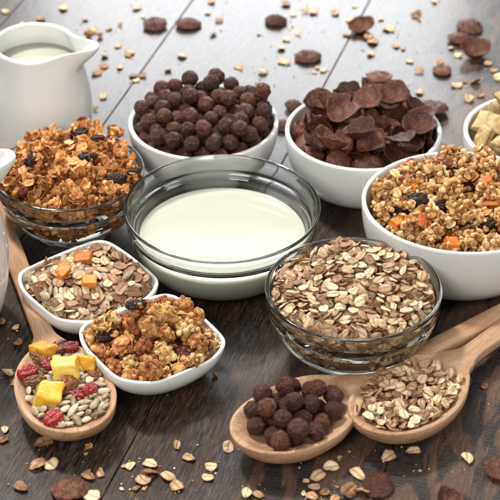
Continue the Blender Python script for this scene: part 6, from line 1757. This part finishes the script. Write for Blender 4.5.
rnd = random.Random(77)
LOOSE = [
    ("loose oat flake on the boards behind the milk jug", "loose oats behind the milk jug",
     [(5, 11, 1), (41, 19, 1.1), (63, 8, 1), (85, 20, .8), (109, 29, .9), (22, 23, .6)]),
    ("loose oat flake on the boards between the milk jug and the chocolate balls", "loose oats between jug and chocolate balls",
     [(95, 30, 1.1), (91, 33, .9), (118, 46, .8), (130, 53, 1.1), (128, 55, .8), (105, 56, .9), (104, 66, .9), (120, 67, .8), (97, 73, 1.1), (134, 76, .9), (136, 80, .8), (103, 96, 1), (95, 108, .8), (120, 24, .7)]),
    ("loose oat flake on the pale boards behind the bowl of chocolate balls", "loose oats behind the chocolate balls",
     [(137, 8, .9), (143, 16, .8), (168, 70, .9), (182, 56, .9), (208, 13, .6), (211, 2, 1), (219, 20, 1), (213, 34, .7), (239, 67, .9), (263, 72, .9), (258, 87, .8), (259, 34, .5), (143, 75, .8)]),
    ("loose oat flake on the boards behind the bowl of chocolate flakes", "loose oats behind the chocolate flakes",
     [(286, 4, 1), (293, 14, .9), (305, 11, .8), (314, 12, 1), (335, 13, .9), (351, 20, 1.1), (355, 6, .6), (284, 62, 1.2), (281, 48, .9), (287, 39, .8), (298, 33, .8), (324, 70, 1), (318, 67, .8), (314, 72, .5), (346, 35, .9),
      (371, 54, .8), (373, 42, 1.1), (368, 37, 1), (389, 29, 1.2), (381, 19, .8), (396, 46, 1), (404, 48, .9)]),
    ("loose oat flake on the grey boards behind the yellow cereal", "loose oats behind the yellow cereal",
     [(417, 16, 1.1), (410, 61, .8), (419, 71, 1), (435, 1, 1), (420, 92, 1), (440, 62, .8), (451, 48, .8), (458, 55, .8), (488, 63, .9), (494, 70, 1), (499, 78, 1.1), (457, 85, 1.2), (464, 81, .8), (475, 82, 1), (469, 98, 1.3), (480, 95, 1.1)]),
    ("loose oat flake between the yellow cereal bowl and the large granola bowl", None, [(443, 145, .9)]),
    ("loose oat flake beside the foot of the large granola bowl", "loose oats by the foot of the large granola bowl", [(482, 293, 1.3), (494, 292, .8)]),
    ("loose oat flake left of the seed spoon", "loose oats beside the seed spoon",
     [(8, 373, 1.2), (14, 382, .8), (17, 327, 1), (18, 344, .9), (1, 322, .9), (5, 429, .8), (3, 440, 1)]),
    ("loose oat flake on the dark boards in front of the seed spoon", "loose oats in front of the seed spoon",
     [(44, 443, 1.3), (43, 434, 1.1), (38, 465, 1.3), (51, 465, 1.2), (89, 475, 1.4), (101, 473, 1), (21, 487, 1), (92, 496, 1.3), (86, 453, .5)]),
    ("loose oat flake on the dark boards in front of the dish of clusters", "loose oats in front of the cluster dish",
     [(131, 466, 1.1), (150, 464, 1), (152, 474, 1.3), (147, 471, .8), (143, 480, 1.2), (137, 488, .8), (145, 488, .6), (168, 476, 1.2), (177, 486, 1.1), (189, 457, 1.2), (211, 467, .9), (208, 477, 1.1), (124, 466, .5), (122, 488, .5), (177, 445, .9)]),
    ("loose oat flake beside the tip of the chocolate ball spoon", None, [(228, 448, 1)]),
    ("loose oat flake on the dark boards below the chocolate ball spoon", "loose oats below the chocolate ball spoon",
     [(247, 493, 1.1), (258, 494, .9), (318, 475, 1.3), (331, 467, 1.1), (314, 487, .9), (306, 480, .5), (311, 496, 1), (340, 457, .6), (357, 474, 1.2), (349, 493, 1.3), (361, 492, 1.1), (335, 498, .9), (304, 493, .6)]),
    ("loose oat flake on the brown board below the oat spoon", "loose oats below the oat spoon",
     [(389, 457, 1.1), (413, 451, 1), (467, 459, 1.4), (484, 386, .7), (420, 470, .3), (325, 492, .8)]),
]
BROWN = {(177, 445), (43, 434), (5, 429), (101, 473), (150, 464), (484, 386), (18, 344), (86, 453), (124, 466), (340, 457), (38, 465)}
for lab, grp, pts in LOOSE:
    for (x, y, s) in pts:
        tilt = rnd.uniform(0, .22) if rnd.random() < .8 else rnd.uniform(.3, .7)
        o, cat = lay('oat', rnd.randrange(14), x, y, rnd.uniform(-.7, .7), tilt, rnd.random() * 6.28, s * 1.10)
        tag(o, lab, cat, grp)

CHOC = [  # px, py, variant, size, turn, tilt, tilt direction, label
    (155, 26, 0, .92, .3, .15, 0, "chocolate flake lying alone behind the white ball bowl, left of a matching one"),
    (189, 25, 1, .90, 1.3, .12, 2, "chocolate flake behind the white ball bowl, across a board seam from another"),
    (276, 22, 2, .92, 2.1, .10, 1, "chocolate flake on the pale board at the top middle"),
    (308, 58, 3, 1.05, .1, .10, 0, "flat oval chocolate flake behind the curled flake bowl, on the pale board"),
    (361, 29, 4, .85, .5, .35, 0, "curled up chocolate flake beside the far board seam"),
    (379, 79, 6, .95, 0, .22, 3.1, "chocolate flake lying just behind the heaped chocolate flake bowl"),
    (442, 71, 3, .85, .7, .15, 4, "chocolate flake lying between the two groups of loose oats behind the yellow cereal"),
    (470, 28, 5, 1.05, .2, .12, 1, "farthest of three chocolate flakes lying close together at the top right"),
    (461, 40, 7, .90, 1.2, .14, 2, "middle one of three chocolate flakes lying close together at the top right"),
    (474, 55, 8, 1.15, -.3, .15, 1, "long nearest one of three chocolate flakes lying close together at the top right"),
    (431, 111, 0, 1.2, 1.0, .30, 3.4, "large chocolate flake leaning behind the right rim of the flake bowl"),
    (295, 108, 2, .80, 1.0, .30, 1, "chocolate flake at the left rim of the flake bowl, farther one of two"),
    (282, 127, 5, .70, .4, .20, 1, "chocolate flake between the ball bowl and the flake bowl, nearer one of two"),
    (70, 491, 2, 1.05, .5, .15, 3.1, "reddish chocolate flake at the bottom edge in front of the seed spoon"),
    (378, 487, 1, .85, 1.5, .12, 0, "round chocolate flake next to loose oats below the oat spoon"),
    (500, 472, 6, .85, .4, .25, 1, "chocolate flake cut off by the right edge of the photo"),
    (449, 507, 4, .80, .8, .2, 1, "chocolate flake mostly cut off by the bottom edge of the photo"),
]
for (x, y, v, s, turn, tilt, td, lab) in CHOC:
    o, cat = lay('disc', v % 6, x, y, turn, tilt * .6, td, s, 'choc') if v not in (4, 8) else lay('choc', v, x, y, turn, tilt, td, s)
    # the flakes lie hollow side down, like small domes
    tag(o, lab, cat)
for (x, y, s, lab) in [(88, 36, .55, "small orange granola crumb behind the milk jug spout"), (89, 448, .35, "tiny reddish crumb on the boards in front of the seed spoon"),
                       (100, 36, .4, "tiny golden crumb behind the milk jug spout, nearest the loose oats"), (215, 375, .3, "tiny pale crumb beside the right corner of the cluster dish")]:
    o, cat = lay('nugget', 1, x, y, 1, 0, 0, s)
    o.name = "granola_crumb"
    tag(o, lab, "crumb")

# fine crumbs and husk dust around the loose flakes
rnd = random.Random(5)
bits = []
for lab, grp, pts in LOOSE:
    for (x, y, sc) in pts:
        for _ in range(rnd.randrange(1, 5)):
            P = at(x + rnd.gauss(0, 9), y + rnd.gauss(0, 6), 0)
            k = rnd.uniform(.08, .26)
            bits.append(('oat', rnd.randrange(14), Matrix.LocRotScale(Vector((P.x, P.y, .0003 + k * .0012)), Matrix.Rotation(rnd.random() * 6, 3, 'Z').to_quaternion(), Vector((k, k, k * 1.6)))))
for _ in range(170):
    P = at(rnd.uniform(-10, 510), rnd.uniform(-5, 505), 0)
    k = rnd.uniform(.05, .15)
    bits.append(('oat', rnd.randrange(14), Matrix.LocRotScale(Vector((P.x, P.y, .0003 + k * .0012)), Matrix.Rotation(rnd.random() * 6, 3, 'Z').to_quaternion(), Vector((k, k, k * 1.6)))))
o = link("oat_crumbs", merge("oat_crumbs", bits, None, None, ['oat']), None)
tag(o, "fine oat crumbs and husk dust strewn over the boards", "crumbs", kind="stuff")
